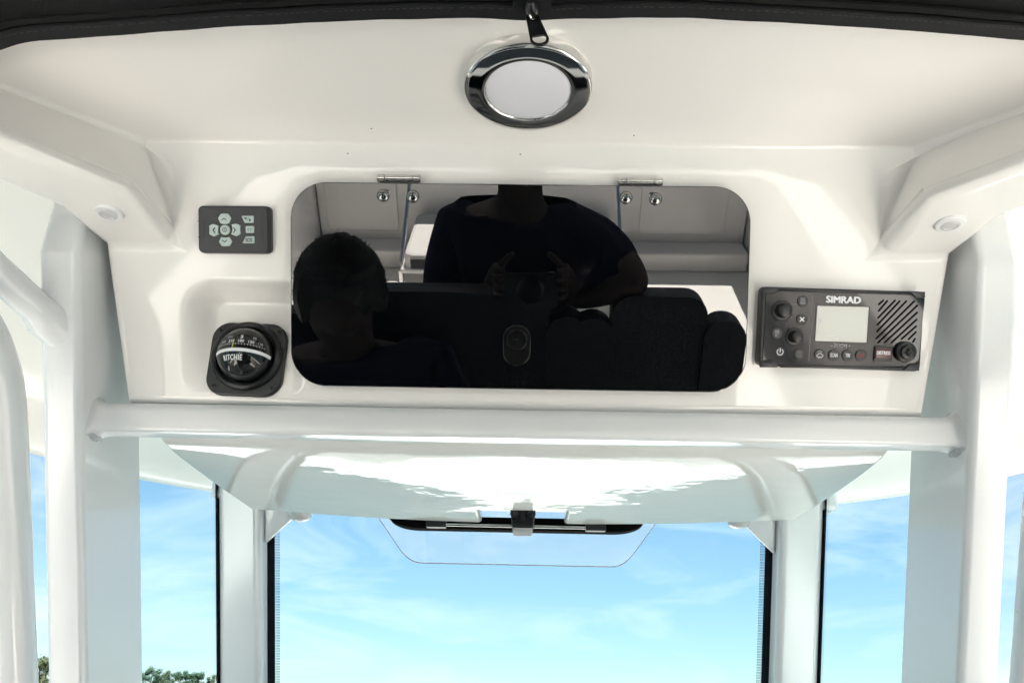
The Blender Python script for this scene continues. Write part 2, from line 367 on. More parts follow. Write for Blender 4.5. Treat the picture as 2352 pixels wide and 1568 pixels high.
for i in range(5):
    a = i * 2 * math.pi / 5 + .3; mk('spoke', *tube([(.03 * math.cos(a), .03 * math.sin(a), .015), (.175 * math.cos(a), .175 * math.sin(a), .03)], .009, 10), 'steel', whl)

# helm seats on their base
def helm_seat(x, label, top, wd0=.225):
    t = empty('captain_chair', label, 'chair', Matrix.Translation((x, 0, SOLE)), 'helm seats')
    def q(vf): return move(vf, -x, .22, -SOLE)
    mk('base', *q(box(x - wd0 / 2 - .08, x + wd0 / 2 + .08, -.30, .02, SOLE, -.62)), 'hull', t, bevel=.03)
    mk('cushion', *q(move(slab(rrect(wd0 + .235, .42, .08), 0, .10, .035), x, -.10, -.62)), 'upblack', t)
    for dx, wd, dz in ((-wd0 / 2 - .043, .10, -.05), (0, wd0, 0), (wd0 / 2 + .043, .10, -.05)):
        o = mk('back_pad' if dx == 0 else 'side_bolster', *q(move(slab(rrect(wd, .56, .05), -.05, .05, .035), mw=Matrix.Translation((x + dx, -.27 + (.02 if dx else 0), top - .28 + dz)) @ Matrix.Rotation(rad(97), 4, 'X'))), 'upblack', t)
    return t
helm_seat(.305, 'starboard dark helm seat with padded back, mirrored at lower right of the door', -.034)
helm_seat(-.235, 'port dark helm seat behind the seated person, mirrored at lower left of the door', -.03, .56)

# ================================================================== people, seen only as reflections
def skinned(name, J, E, m, parent, root, sub=2):
    names = list(J); me = bpy.data.meshes.new(name)
    me.from_pydata([J[k][0] for k in names], [(names.index(a), names.index(b)) for a, b in E], [])
    o = bpy.data.objects.new(name, me); COL.objects.link(o); o.parent = parent
    md = o.modifiers.new('skin', 'SKIN'); md.use_smooth_shade = True
    for i, k in enumerate(names):
        r = J[k][1]; me.skin_vertices[0].data[i].radius = r if isinstance(r, tuple) else (r, r)
        me.skin_vertices[0].data[i].use_root = (k == root)
    s = o.modifiers.new('sub', 'SUBSURF'); s.levels = sub; s.render_levels = sub
    me.materials.append(M[m]); return o
def head(P, c, face, parent, hairlen=.0045):
    """hair cap, ears and nose on a head centred at c that faces 'face'"""
    f = Vector(face).normalized(); u = Vector((0, 0, 1)); sdv = f.cross(u).normalized(); c = Vector(c)
    rng = random.Random(3); V = []; Fs = []
    nu, nv = 28, 12
    for j in range(nv + 1):
        th = rad(108) * j / nv
        for i in range(nu):
            ph = 2 * math.pi * i / nu; d = f * (math.sin(th) * math.cos(ph)) + sdv * (math.sin(th) * math.sin(ph)) + u * math.cos(th)
            k = 1.0 + .05 * rng.random() + (.0 if d.dot(f) < .45 or d.z > .55 else -.22)
            V.append(tuple(c + Vector((d.x * .092, d.y * .100, d.z * .118)) * k))
    for j in range(nv):
        for i in range(nu): a = j * nu + i; b = j * nu + (i + 1) % nu; Fs.append((a, b, b + nu, a + nu))
    h = mk('hair', V, Fs, 'hair', parent)
    tufts = []
    for i in range(1500):
        d = Vector((rng.gauss(0, 1), rng.gauss(0, 1), abs(rng.gauss(.5, .8)))).normalized()
        if d.dot(f) > .6 and d.z < .5: continue
        p = c + Vector((d.x * .093, d.y * .101, d.z * .119)); e = p + (d + Vector((rng.gauss(0, .5), rng.gauss(0, .5), rng.gauss(0, .3)))) * hairlen * rng.uniform(.6, 1.6)
        sv = d.orthogonal().normalized() * .0014; b = len(tufts); tufts += [tuple(p - sv), tuple(p + sv), tuple(e)]
    tf = mk('hair_tuft', tufts, [(3 * i, 3 * i + 1, 3 * i + 2) for i in range(len(tufts) // 3)], 'hair', h); tf['kind'] = 'stuff'
    return h
def person(label, base, J, E, J2, E2, J3, E3, hc, face):
    t = empty('person', label, 'person', Matrix.Translation(base)); b = Vector(base)
    loc = lambda D: {k: (tuple(Vector(v[0]) - b), v[1]) for k, v in D.items()}
    skinned('body', loc(J), E, 'skin', t, 'pelvis')
    skinned('shirt', loc(J2), E2, 'navy', t, 'waist'); skinned('trousers', loc(J3), E3, 'denim', t, 'hips')
    head(None, Vector(hc) - b, face, t); return t
# photographer: stands behind the lens, elbow on the starboard seat back
J = dict(pelvis=((-.03, -.40, -.46), (.15, .10)), spine=((-.03, -.41, -.25), (.13, .09)), chest=((-.03, -.40, -.04), (.15, .10)), neck0=((-.03, -.39, .10), .065), neck=((-.03, -.37, .17), .055),
         jaw=((-.03, -.36, .235), .074), skull=((-.03, -.375, .30), .083), crown=((-.03, -.38, .36), .055), nose=((-.03, -.262, .27), .014),
         shl=((-.20, -.40, .035), .062), ell=((-.235, -.33, -.19), .045), wrl=((-.10, -.135, -.09), .030), shr=((.15, -.39, .035), .062), elr=((.255, -.05, .02), .045), wrr=((.11, -.125, -.07), .030),
         hl=((-.13, -.40, -.56), .095), kl=((-.15, -.38, -.90), .062), al=((-.16, -.42, SOLE + .08), .042), tl=((-.17, -.27, SOLE + .035), .034),
         hr=((.07, -.40, -.56), .095), kr=((.09, -.38, -.90), .062), ar=((.10, -.42, SOLE + .08), .042), tr=((.11, -.27, SOLE + .035), .034))
E = [('pelvis', 'spine'), ('spine', 'chest'), ('chest', 'neck0'), ('neck0', 'neck'), ('neck', 'jaw'), ('jaw', 'skull'), ('skull', 'crown'), ('skull', 'nose'), ('chest', 'shl'), ('shl', 'ell'), ('ell', 'wrl'), ('chest', 'shr'), ('shr', 'elr'), ('elr', 'wrr'),
     ('pelvis', 'hl'), ('hl', 'kl'), ('kl', 'al'), ('al', 'tl'), ('pelvis', 'hr'), ('hr', 'kr'), ('kr', 'ar'), ('ar', 'tr')]
def hand(J, E, wrist, palm, tips, tag_):
    J['p' + tag_] = (palm, .026); E.append((wrist, 'p' + tag_))
    for i, (a, b, c) in enumerate(tips):
        for j, q in enumerate((a, b, c)): J['%s%d%d' % (tag_, i, j)] = (q, .0095 - .0012 * j)
        E += [('p' + tag_, '%s%d0' % (tag_, i)), ('%s%d0' % (tag_, i), '%s%d1' % (tag_, i)), ('%s%d1' % (tag_, i), '%s%d2' % (tag_, i))]
for s, wr, tg in ((-1, 'wrl', 'L'), (1, 'wrr', 'R')):
    tips = [((s * .082, -.072, -.035 + .021 * k), (s * .080, -.030, -.030 + .021 * k), (s * .058, -.018 - .002 * k, -.027 + .021 * k)) for k in range(4)]
    tips.append(((s * .070, -.118, .010), (s * .052, -.118, .030), (s * .040, -.112, .042)))
    hand(J, E, wr, (s * .088, -.112, -.03), tips, tg)
J2 = dict(waist=((-.03, -.405, -.44), (.165, .125)), mid=((-.03, -.41, -.22), (.155, .115)), ch=((-.03, -.40, -.03), (.172, .125)), col=((-.03, -.39, .085), (.10, .08)), sl=((-.20, -.40, .03), .082), el=((-.232, -.345, -.13), .066), sr=((.15, -.39, .03), .082), er=((.225, -.11, .03), .062))
E2 = [('waist', 'mid'), ('mid', 'ch'), ('ch', 'col'), ('ch', 'sl'), ('sl', 'el'), ('ch', 'sr'), ('sr', 'er'), ('el', 'fl'), ('er', 'fr')]
J2.update(fl=((-.125, -.165, -.115), .042), fr=((.14, -.115, -.060), .042))
J3 = dict(hips=((-.03, -.40, -.50), (.165, .12)), hl=((-.13, -.40, -.60), .105), kl=((-.15, -.38, -.90), .078), al=((-.16, -.42, SOLE + .10), .065), hr=((.07, -.40, -.60), .105), kr=((.09, -.38, -.90), .078), ar=((.10, -.42, SOLE + .10), .065))
E3 = [('hips', 'hl'), ('hl', 'kl'), ('kl', 'al'), ('hips', 'hr'), ('hr', 'kr'), ('kr', 'ar')]
sh_ = lambda D: {k: ((v[0][0], v[0][1] + (.09 if k[0] not in 'LR' and k not in ('pL', 'pR', 'wrl', 'wrr', 'elr', 'er', 'fl', 'fr') else 0), v[0][2] - (.02 if k[0] not in 'LR' and k not in ('pL', 'pR') else 0)), v[1]) for k, v in D.items()}
J, J2, J3 = sh_(J), sh_(J2), sh_(J3)
person('photographer in a navy shirt standing, mirrored in the middle of the black door', (-.03, -.31, SOLE), J, E, J2, E2, J3, E3, (-.03, -.285, .29), (0, 1, .1))
# seated person: only head and shoulder show in the door's left part
hx, hy, hz = -.385, .03, .045
J = dict(pelvis=((hx, -.10, -.44), (.15, .11)), chest=((hx, -.04, -.20), (.15, .10)), neck0=((hx, -.02, -.10), .062), neck=((hx, 0, -.05), .054), jaw=((hx, .02, .0), .074), skull=((hx, .02, .055), .084), crown=((hx, .015, .10), .058), nose=((hx + .02, .135, .03), .014),
         shl=((hx - .17, -.03, -.14), .06), ell=((hx - .20, .06, -.38), .045), wrl=((hx - .06, .24, -.44), .032), shr=((hx + .17, -.03, -.14), .06), elr=((hx + .22, .05, -.36), .045), wrr=((hx + .06, .24, -.44), .032),
         hl=((hx - .09, .0, -.45), .09), kl=((hx - .10, .32, -.50), .062), al=((hx - .10, .36, SOLE + .08), .042), tl=((hx - .10, .50, SOLE + .035), .034), hr=((hx + .09, .0, -.45), .09), kr=((hx + .10, .32, -.50), .062), ar=((hx + .10, .36, SOLE + .08), .042), tr=((hx + .10, .50, SOLE + .035), .034))
E = [('pelvis', 'chest'), ('chest', 'neck0'), ('neck0', 'neck'), ('neck', 'jaw'), ('jaw', 'skull'), ('skull', 'crown'), ('skull', 'nose'), ('chest', 'shl'), ('shl', 'ell'), ('ell', 'wrl'), ('chest', 'shr'), ('shr', 'elr'), ('elr', 'wrr'), ('pelvis', 'hl'), ('hl', 'kl'), ('kl', 'al'), ('al', 'tl'), ('pelvis', 'hr'), ('hr', 'kr'), ('kr', 'ar'), ('ar', 'tr')]
for s, wr, tg in ((-1, 'wrl', 'L'), (1, 'wrr', 'R')):
    tips = [((hx + s * .05 - s * .02 * k + s * .03, .335, -.43), (hx + s * .05 - s * .02 * k + s * .03, .362, -.435), (hx + s * .05 - s * .02 * k + s * .03, .375, -.455)) for k in range(4)]
    tips.append(((hx + s * .01, .29, -.43), (hx + s * .0, .315, -.43), (hx + s * .0, .33, -.44)))
    hand(J, E, wr, (hx + s * .055, .29, -.44), tips, tg)
J2 = dict(waist=((hx, -.09, -.42), (.17, .13)), ch=((hx, -.04, -.20), (.175, .125)), col=((hx, -.02, -.11), (.095, .075)), sl=((hx - .17, -.03, -.15), .08), el=((hx - .19, .03, -.30), .068), sr=((hx + .17, -.03, -.15), .08), er=((hx + .21, .02, -.29), .068))
E2 = [('waist', 'ch'), ('ch', 'col'), ('ch', 'sl'), ('sl', 'el'), ('ch', 'sr'), ('sr', 'er')]
J3 = dict(hips=((hx, -.08, -.45), (.165, .12)), hl=((hx - .09, .04, -.46), .10), kl=((hx - .10, .32, -.50), .078), al=((hx - .10, .36, SOLE + .10), .06), hr=((hx + .09, .04, -.46), .10), kr=((hx + .10, .32, -.50), .078), ar=((hx + .10, .36, SOLE + .10), .06))
E3 = [('hips', 'hl'), ('hl', 'kl'), ('kl', 'al'), ('hips', 'hr'), ('hr', 'kr'), ('kr', 'ar')]
sh2 = lambda D: {k: ((v[0][0], v[0][1] + (.18 if v[0][2] > -.43 else .06), v[0][2] + (.03 if v[0][2] > -.43 else 0)), v[1]) for k, v in D.items()}
J, J2, J3 = sh2(J), sh2(J2), sh2(J3)
person('seated person with short dark hair, mirrored in the left part of the black door', (hx, .0, SOLE), J, E, J2, E2, J3, E3, (hx, .195, .09), (.3, 1, 0))
# the camera in the photographer's hands, just behind the point of view
cmr = empty('handheld_camera', 'small black camera held at chest height, mirrored in the black door', 'camera', CR.to_4x4())
mk('body', *move(slab(rrect(.128, .082, .014), .040, .085, .006), 0, -.004, 0), 'blk', cmr)
mk('grip', *move(slab(rrect(.026, .074, .010), .026, .040, .005), .050, -.006, 0), 'blk', cmr)
mk('lens', *lathe([(.033, .040), (.033, .030), (.030, .029), (.030, .016), (.026, .013), (.0235, .014), (.0235, .026)], 32), 'gloss', cmr)
mk('shutter_button', *move(lathe([(.006, 0), (.006, .003), (.0, .003)], 16), mw=Matrix.Translation((.05, .037, .055)) @ Matrix.Rotation(rad(-90), 4, 'X')), 'steel', cmr)

# ================================================================== hardtop
top = empty('hardtop', 'glossy white moulded hardtop with overhead console and soffit arms', 'hardtop', Matrix.Translation((X0, .5, ZC)))
def ht(vf): return move(vf, -X0, -.5, -ZC)
# --- outer shell: dished underside with a turned-down brim
def brim(a):                                       # plan outline of the roof
    c, s = math.cos(a), math.sin(a); e = 2.0 / 3.0
    x = 1.22 * math.copysign(abs(c) ** e, c); y = .45 + 1.68 * math.copysign(abs(s) ** e, s); return x + X0, y
nA = 96; rows = [(0.0, .60), (.55, .60), (.80, .575), (.905, .545), (.94, .520), (.955, .498), (.985, .470), (1.0, .462), (1.008, .470), (1.006, .50), (.97, .60), (.85, .66), (.5, .70), (0.0, .71)]
V = []; Fs = []
for k, (t, z) in enumerate(rows):
    for i in range(nA):
        x, y = brim(2 * math.pi * i / nA); V.append((X0 + (x - X0) * t, .45 + (y - .45) * t, z - .012 * max(0, y - .45) * t + (.012 if k < 9 else 0) * 0))
for k in range(len(rows) - 1):
    for i in range(nA): j = (i + 1) % nA; Fs.append((k * nA + i, k * nA + j, (k + 1) * nA + j, (k + 1) * nA + i))
mk('roof_shell', *ht((V, Fs)), 'gel2', top, sharp=60)
# --- recessed ceiling, cove, console face and soffit arms: one moulded liner
def sym(p, q): return ((p[0] - X0) - (q[0] - X0)) / 2  # mean half breadth of a left / right pair (negative)
hA = .447; hB = .394; hC = .398; hD = .4885; hE = .4655
yA = .770
def pan(u, v): p = PF @ Vector((u, v, 0)); return (p.x, p.y, p.z)
vB = (PF.inverted() @ Vector((0, .782, .5535))).y; vC = (PF.inverted() @ Vector((0, .824, .4715))).y; vE = (PF.inverted() @ Vector((0, .9045, .3125))).y
# recess rectangle for the compass
RU0, RU1, RV0, RV1 = -.412, -.262, vE + .004, vC - .034
BW = {}
def liner():
    V = []; Fs = []; idx = {}
    def vert(*p):
        k = tuple(round(c, 5) for c in p)
        if k not in idx: idx[k] = len(V); V.append(p)
        return idx[k]
    for s in (-1, 1):
        X = lambda h: X0 + s * h
        A = vert(X(hA), yA, ZC); B = vert(*pan(X(hB), vB)); C = vert(*pan(X(hC), vC)); D = vert(*pan(X(hD), vC))
        Eb = vert(*pan(X(hE), vE))
        A1 = vert(X(.492), .733, ZC); G1 = vert(X(.545), .690, ZC); Gb = vert(X(.61), .636, ZC); G2 = vert(X(1.0), .30, ZC); G3 = vert(X(1.0), -1.0, ZC)
        zc = V[C][2]
        K2 = vert(X(.405), .708, zc); K4 = vert(X(.492), .620, zc); K5 = vert(X(.93), .20, zc)
        H1 = vert(X(.502), .745, zc); H2 = vert(X(.535), .700, zc); H3 = vert(X(1.02), .20, zc)
        D2 = vert(X(hD), V[D][1] + .10, .60); H1t = vert(X(.515), .80, .60); H2t = vert(X(.545), .76, .60); H3t = vert(X(1.03), .26, .60)
        En = vert(X(hE), V[Eb][1] + .03, V[Eb][2] - .006)
        Fs.extend([(A, C, B), (A, K2, C), (A, A1, G1, K4, K2), (G1, Gb, G2, K5, K4)])
        Fs.append((C, K2, K4, K5, H3, H2, H1, D))
        Fs.extend([(D, H1, H1t, D2), (H1, H2, H2t, H1t), (H2, H3, H3t, H2t), (D, D2, En, Eb)])
        for ch, wt in (((C, K2), 1.4), ((K2, K4, K5), 1.4), ((A, A1, G1, Gb, G2), .5), ((Eb, D, H1, H2, H3), .7), ((C, D), .5), ((B, C), .7), ((A, B), .4)):
            for i in range(len(ch) - 1): BW[tuple(sorted(ch[i:i + 2]))] = wt
        if s < 0: Lf = (A, B, C, D, Eb, A1, G1, Gb, G2, G3, En)
        else: Rt = (A, B, C, D, Eb, A1, G1, Gb, G2, G3, En)
    l, r = Lf, Rt
    Fs.append(tuple(l[i] for i in (0, 5, 6, 7, 8, 9)) + tuple(r[i] for i in (9, 8, 7, 6, 5, 0)))                   # ceiling
    Fs.append((l[0], l[1], r[1], r[0]))                                                                           # cove
    BW[tuple(sorted((l[0], r[0])))] = .22; BW[tuple(sorted((l[1], r[1])))] = .75; BW[tuple(sorted((l[4], r[4])))] = .16
    # console face, round the compass recess
    a, b, c, d = (vert(*pan(*q)) for q in ((RU0, RV1), (RU1, RV1), (RU1, RV0), (RU0, RV0)))
    t1 = vert(*pan(RU1, vC)) if 0 else None
    Fs.append((l[1], l[2], a, b, r[2], r[1]))
    Fs.append((l[2], l[3], l[4], d, a)); Fs.append((d, l[4], r[4], c)); Fs.append((b, c, r[4], r[3], r[2]))
    Fs.append((l[4], l[10], r[10], r[4]))                                                                           # lower return
    return V, Fs
lin = mk('console_liner', *ht(liner()), 'gel', top, bevel=.012, seg=7, bang=12)
at_ = lin.data.attributes.new('bevel_weight_edge', 'FLOAT', 'EDGE')
for e in lin.data.edges: at_.data[e.index].value = BW.get(tuple(sorted(e.vertices)), 0) / 1.4
lin.modifiers['bevel'].use_clamp_overlap = False; lin.modifiers['bevel'].limit_method = 'WEIGHT'; lin.modifiers['bevel'].width = .024
for p in lin.data.polygons: p.use_smooth = True
# the recess patch, flush at its rim
def sstep(a, b, x): t = max(0, min(1, (x - a) / (b - a))); return t * t * (3 - 2 * t)
nu, nv = 70, 80; V = []; Fs = []; TILT = rad(20)
def rec_depth(u, v):
    f = max(0, (v - RV0 - .004)) * math.tan(TILT)
    du = min((u - RU0), (RU1 - u) * 2.0); dv = RV1 - v
    # rounded-corner distance from the rim
    R = .045; qx = max(0, R - du); qy = max(0, R - dv); dd = R - math.hypot(qx, qy)
    return f * sstep(.002, .036, dd)
for j in range(nv + 1):
    for i in range(nu + 1):
        u = RU0 + (RU1 - RU0) * i / nu; v = RV0 + (RV1 - RV0) * j / nv
        p = PF @ Vector((u, v, -rec_depth(u, v))); V.append(tuple(p))
for j in range(nv):
    for i in range(nu): q = j * (nu + 1) + i; Fs.append((q, q + 1, q + nu + 2, q + nu + 1))
mk('compass_recess', *ht((V, Fs)), 'gel', top, sharp=80)
# --- underside of the console box with the notch for the vent latch
hb = .444; xn0, xn1 = -.076, .062; yn = 1.285
def belly():
    xs = [X0 - hb + (xn0 - X0 + hb) * i / 16 for i in range(16)] + [xn0 + (xn1 - xn0) * i / 6 for i in range(6)] + [xn1 + (X0 + hb - xn1) * i / 16 for i in range(17)]
    ysb = [0, .004, .010, .018, .03, .05] + [.05 + (yn - .93 - .05) * i / 12 for i in range(1, 13)]
    ysb = [.93 + y for y in ysb]; k0 = len(ysb) - 1; ysb += [yn + (1.0 - 0) * 0 + .106 * i / 6 for i in range(1, 7)]
    V = []; Fs = []
    for j, y in enumerate(ysb):
        for x in xs:
            t = (x - X0) / hb; yy = y if j <= k0 else yn + (y - yn) * (1 - .55 * t * t)
            z = .271 - .004 * (1 - t * t) + .065 * math.exp(-(y - .93) / .009) + .012 * math.exp(-(y - .93) / .06)
            V.append((x, yy, z))
    nx = len(xs); i0, i1 = 16, 22
    for j in range(len(ysb) - 1):
        for i in range(nx - 1):
            if j >= k0 and i0 <= i < i1: continue
            q = j * nx + i; Fs.append((q, q + 1, q + nx + 1, q + nx))
    # walls up from the open border
    from collections import Counter
    cnt = Counter()
    for f in Fs:
        for a, b in zip(f, f[1:] + f[:1]): cnt[(min(a, b), max(a, b))] += 1
    edge = [e for e, c in cnt.items() if c == 1 and not (e[0] < nx and e[1] < nx)]
    up = {}
    for e in edge:
        for a in e:
            if a not in up: up[a] = len(V); V.append((V[a][0], V[a][1], .50))
    for a, b in edge: Fs.append((a, b, up[b], up[a]))
    return V, Fs
mk('console_underside', *ht(belly()), 'belly', top, bevel=.006, seg=3, bang=40)
for x in (): pass

sp = []
for px, py, z in ((853, 295, ZC - .0002), (1456, 311, ZC - .0002), (799, 352, None), (1195, 354, None), (1733, 331, None)):
    p = onZ(px, py, z) if z else onP(px, py, Vector((0, .7757, .566)), Vector((0, .9, .42)))
    sp.append(move(lathe([(.0009, 0), (.0007, .0006), (.0002, .0008)], 6), p.x, p.y, p.z - .0006))
o = mk('dirt_speck', *ht(join(*sp)), 'ink', top); o['kind'] = 'stuff'
# --- small round courtesy lamps let into the soffits
def courtesy(px, py, label):
    p = onZ(px, py, ZA - .002); t = empty('courtesy_light', label, 'light', Matrix.Translation((p.x, p.y, ZA - .0035)) @ Matrix.Rotation(math.pi, 4, 'X'), 'courtesy lights')
    mk('bezel', *lathe([(.0155, 0), (.0155, .0015), (.0140, .0032), (.0098, .0036), (.0092, .0015)], 36), 'plastic', t)
    mk('lens', *lathe([(.0100, .0005), (.0098, .0040), (.0072, .0048), (.0066, .0036), (.0, .0038)], 32), 'lensw', t)
    return t
courtesy(250.5, 484, 'small round white courtesy light in the left soffit arm')
courtesy(2181, 509, 'small round white courtesy light in the right soffit arm')

# --- big ceiling lamp
lp = onZ(1213, 196, ZC - .006)
lamp = empty('dome_light', 'round chrome ringed ceiling light with frosted white lens', 'light', Matrix.Translation((lp.x, lp.y, ZC - .0005)) @ Matrix.Rotation(math.pi, 4, 'X'))
mk('bezel_ring', *lathe([(.0655, -.002), (.0655, .0105), (.0648, .0125), (.0638, .0131), (.060, .0136), (.052, .0143), (.0460, .0148), (.0445, .0145), (.0435, .0136), (.0432, .010)], 96), 'chrome', lamp)
mk('lens', *lathe([(.0431, .008), (.0428, .0130), (.038, .0144), (.028, .0156), (.014, .0163), (0.0001, .0165)], 72), 'lens', lamp)

# ================================================================== black canvas cover under the ceiling, with zip
bag = empty('canvas_cover', 'black canvas cover with stitched hem strapped under the ceiling', 'cover', Matrix.Translation((X0, .3, ZC)))
def bgm(vf): return move(vf, -X0, -.3, -ZC)
edge = [(-120, 150), (0, 113), (60, 97), (150, 88), (280, 79), (400, 70), (520, 60), (640, 55), (720, 50), (850, 45), (1000, 41), (1120, 41), (1215, 45), (1260, 45), (1340, 41), (1500, 39), (1620, 42), (1800, 51), (2000, 63), (2150, 74), (2352, 91), (2480, 103)]
ZB = .545
EP = smoothpath([onZ(x, y, ZB) for x, y in edge], 5)
V = []; Fs = []; nr = 22
for i, p in enumerate(EP):
    for j in range(nr):
        t = j / (nr - 1); y = p.y - .005 - t * .85
        z = ZB + .004 + .020 * (1 - math.exp(-t * 9)) * (.5 + noise.noise(Vector((p.x * 3, t * 5, 1.7)))) - .035 * math.sin(math.pi * min(1, t * 1.2)) - .004 * noise.noise(Vector((p.x * 9, t * 14, 3)))
        V.append((p.x + .02 * t * noise.noise(Vector((p.x * 2, t * 3, 9))), y, z))
for i in range(len(EP) - 1):
    for j in range(nr - 1): q = i * nr + j; Fs.append((q, q + 1, q + nr + 1, q + nr))
body = mk('canvas_sheet', *bgm((V, Fs)), 'canvas', bag, sharp=180, solid=-.004)
# hem: folded binding along the front edge
def strip(off0, off1, zoff, th):
    sec = [(off0, -th / 2), (off0 + (off1 - off0) * .08, -th), (off1 - (off1 - off0) * .08, -th), (off1, -th / 2), (off1 - (off1 - off0) * .08, 0), (off0 + (off1 - off0) * .08, 0)]
    V = []; Fs = []
    for p in EP: V += [(p.x, p.y - a, p.z + zoff + b + .0012 * noise.noise(Vector((p.x * 25, a * 60, 0)))) for a, b in sec]
    for i in range(len(EP) - 1):
        for k in range(6): j = (k + 1) % 6; Fs.append((i * 6 + k, i * 6 + j, i * 6 + 6 + j, i * 6 + 6 + k))
    Fs += [tuple(range(6)), tuple((len(EP) - 1) * 6 + k for k in range(6))]
    return V, Fs
hem = mk('hem_binding', *bgm(strip(-.001, .0165, .004, .0055)), 'hem', bag, sharp=60)
mk('seam_fold', *bgm(strip(.019, .026, .003, .0035)), 'canvas', bag, sharp=60)
# stitches
V = []; Fs = []; acc = 0
for i in range(len(EP) - 1):
    a, b = EP[i], EP[i + 1]; n = max(1, int((b - a).length / .0052))
    for k in range(n):
        p = a.lerp(b, (k + .2) / n); q = a.lerp(b, (k + .82) / n); o = Vector((0, -.0125, -.0018))
        bx = tube([p + o + Vector((0, 0, .0006)), p.lerp(q, .5) + o, q + o + Vector((0, 0, .0006))], .0005, 5); bb = len(V); V += bx[0]; Fs += [tuple(x + bb for x in f) for f in bx[1]]
stc = mk('stitching', *bgm((V, Fs)), 'thread', hem); stc['kind'] = 'stuff'
# zip tape running aft from the hem, slider and pull tab
zx = onZ(1222, 30, ZB).x; zy = EP[0].y
pz = onZ(1222, 44, ZB)
mk('zip_tape', *bgm(slab([(pz.x - .016, pz.y - .30), (pz.x + .016, pz.y - .30), (pz.x + .016, pz.y - .019), (pz.x - .016, pz.y - .019)], ZB - .012, ZB - .004, .001)), 'hem', bag)
zs = empty('zip_slider', 'black metal zip slider and pull tab hanging over the ceiling light', 'zipper', Matrix.Translation((pz.x, pz.y - .026, ZB - .012)))
mk('slider', *tube([(-.001, -.010, -.004), (-.0005, -.004, -.005), (0, .002, -.0045), (.0006, .006, -.002)], [.0035, .0055, .005, .003], 12), 'zip', zs)
mk('bail', *tube(smoothpath([(-.002, .0, -.008), (.0, .002, -.0115), (.002, .004, -.010), (.002, .006, -.006)], 4), .0012, 8), 'steel', zs)
def pull_outline():
    P = []; Ln = .038
    for i in range(9): a = rad(180 * i / 8); P.append((.0052 * math.cos(a), .004 + .0 + .0035 * math.sin(a)))
    for i in range(13): a = rad(180 + 180 * i / 12); P.append((.0078 * math.cos(a), -Ln + .0078 + .0078 * math.sin(a)))
    return P
po = pull_outline()
hole = []
for i in range(11): a = rad(180 + 180 * i / 10); hole.append((.0056 * math.cos(a), -.038 + .0080 + .0056 * math.sin(a)))
hole += [(.0056, -.0265), (.0045, -.0252), (-.0045, -.0252), (-.0056, -.0265)]
def pull():
    bm = bmesh.new(); vo = [bm.verts.new((x, y, 0)) for x, y in po]; vi = [bm.verts.new((x, y, 0)) for x, y in hole]
    ed = [bm.edges.new((v[i], v[(i + 1) % len(v)])) for v in (vo, vi) for i in range(len(v))]
    bmesh.ops.triangle_fill(bm, use_beauty=True, edges=ed)
    r = bmesh.ops.extrude_face_region(bm, geom=bm.faces[:]); bmesh.ops.translate(bm, verts=[e for e in r['geom'] if isinstance(e, bmesh.types.BMVert)], vec=(0, 0, .0022))
    bmesh.ops.recalc_face_normals(bm, faces=bm.faces); bm.verts.index_update()
    V = [tuple(v.co) for v in bm.verts]; Fs = [tuple(v.index for v in f.verts) for f in bm.faces]; bm.free(); return V, Fs
pm = Matrix.Translation((.0005, .008, -.006)) @ Matrix.Rotation(rad(10.5), 4, 'Y') @ Matrix.Rotation(rad(78), 4, 'X')
pm = Matrix.Translation((.0005, .008, -.006)) @ Matrix.Rotation(rad(-12), 4, 'Y') @ Matrix.Rotation(rad(80), 4, 'X')
mk('pull_tab', *move(pull(), mw=pm), 'zip', zs, bevel=.0005, seg=2)
mk('tab_inlay', *move(slab(rrect(.0075, .0135, .0016, cx=0, cy=-.0150), -.0005, .0, .0), mw=pm), 'blk', zs)

# ================================================================== aluminium pillars, crossbar and rails
KL = .505                                           # rake: metres forward per metre down
def pillar(s, label):
    xi = X0 + s * .4970; xo = X0 + s * .5430
    pts = [(0, 0)]
    sec = rrect(.046, .144, .009, 7)
    p0 = Vector(((xi + xo) / 2, .7495 + .004, .52)); d = Vector((0, KL, -1)).normalized()
    yb = lambda z: .887 + KL * (.257 - z) + .0810
    z0, z1 = SOLE, .476
    a = Vector(((xi + xo) / 2, yb(z0), z0)); b = Vector(((xi + xo) / 2, yb(z1), z1))
    t = empty('hardtop_pillar', label, 'pillar', Matrix.Translation(a), 'raked hardtop pillars')
    # section axes: x across the boat, y fore and aft
    dd = (b - a).normalized(); ax = Vector((1, 0, 0)); ay = dd.cross(ax).normalized()
    V = []; n = len(sec)
    for q in (a, a.lerp(b, .5), b, b + Vector((s * .032, .045, .105))): V += [tuple(q + ax * x + ay * y - a) for x, y in sec]
    Fs = [(k * n + i, k * n + (i + 1) % n, (k + 1) * n + (i + 1) % n, (k + 1) * n + i) for k in range(3) for i in range(n)] + [tuple(range(n))[::-1], tuple(3 * n + i for i in range(n))]
    mk('post', V, Fs, 'powder', t, sharp=60)
    mk('foot_plate', *slab(rrect(.13, .22, .02), -.0, .010, .003), 'powder', t)
    return t, a
pl, pla = pillar(-1, 'left white raked pillar carrying the hardtop, beside the compass end'); pr, pra = pillar(1, 'right white raked pillar carrying the hardtop, beside the radio end')
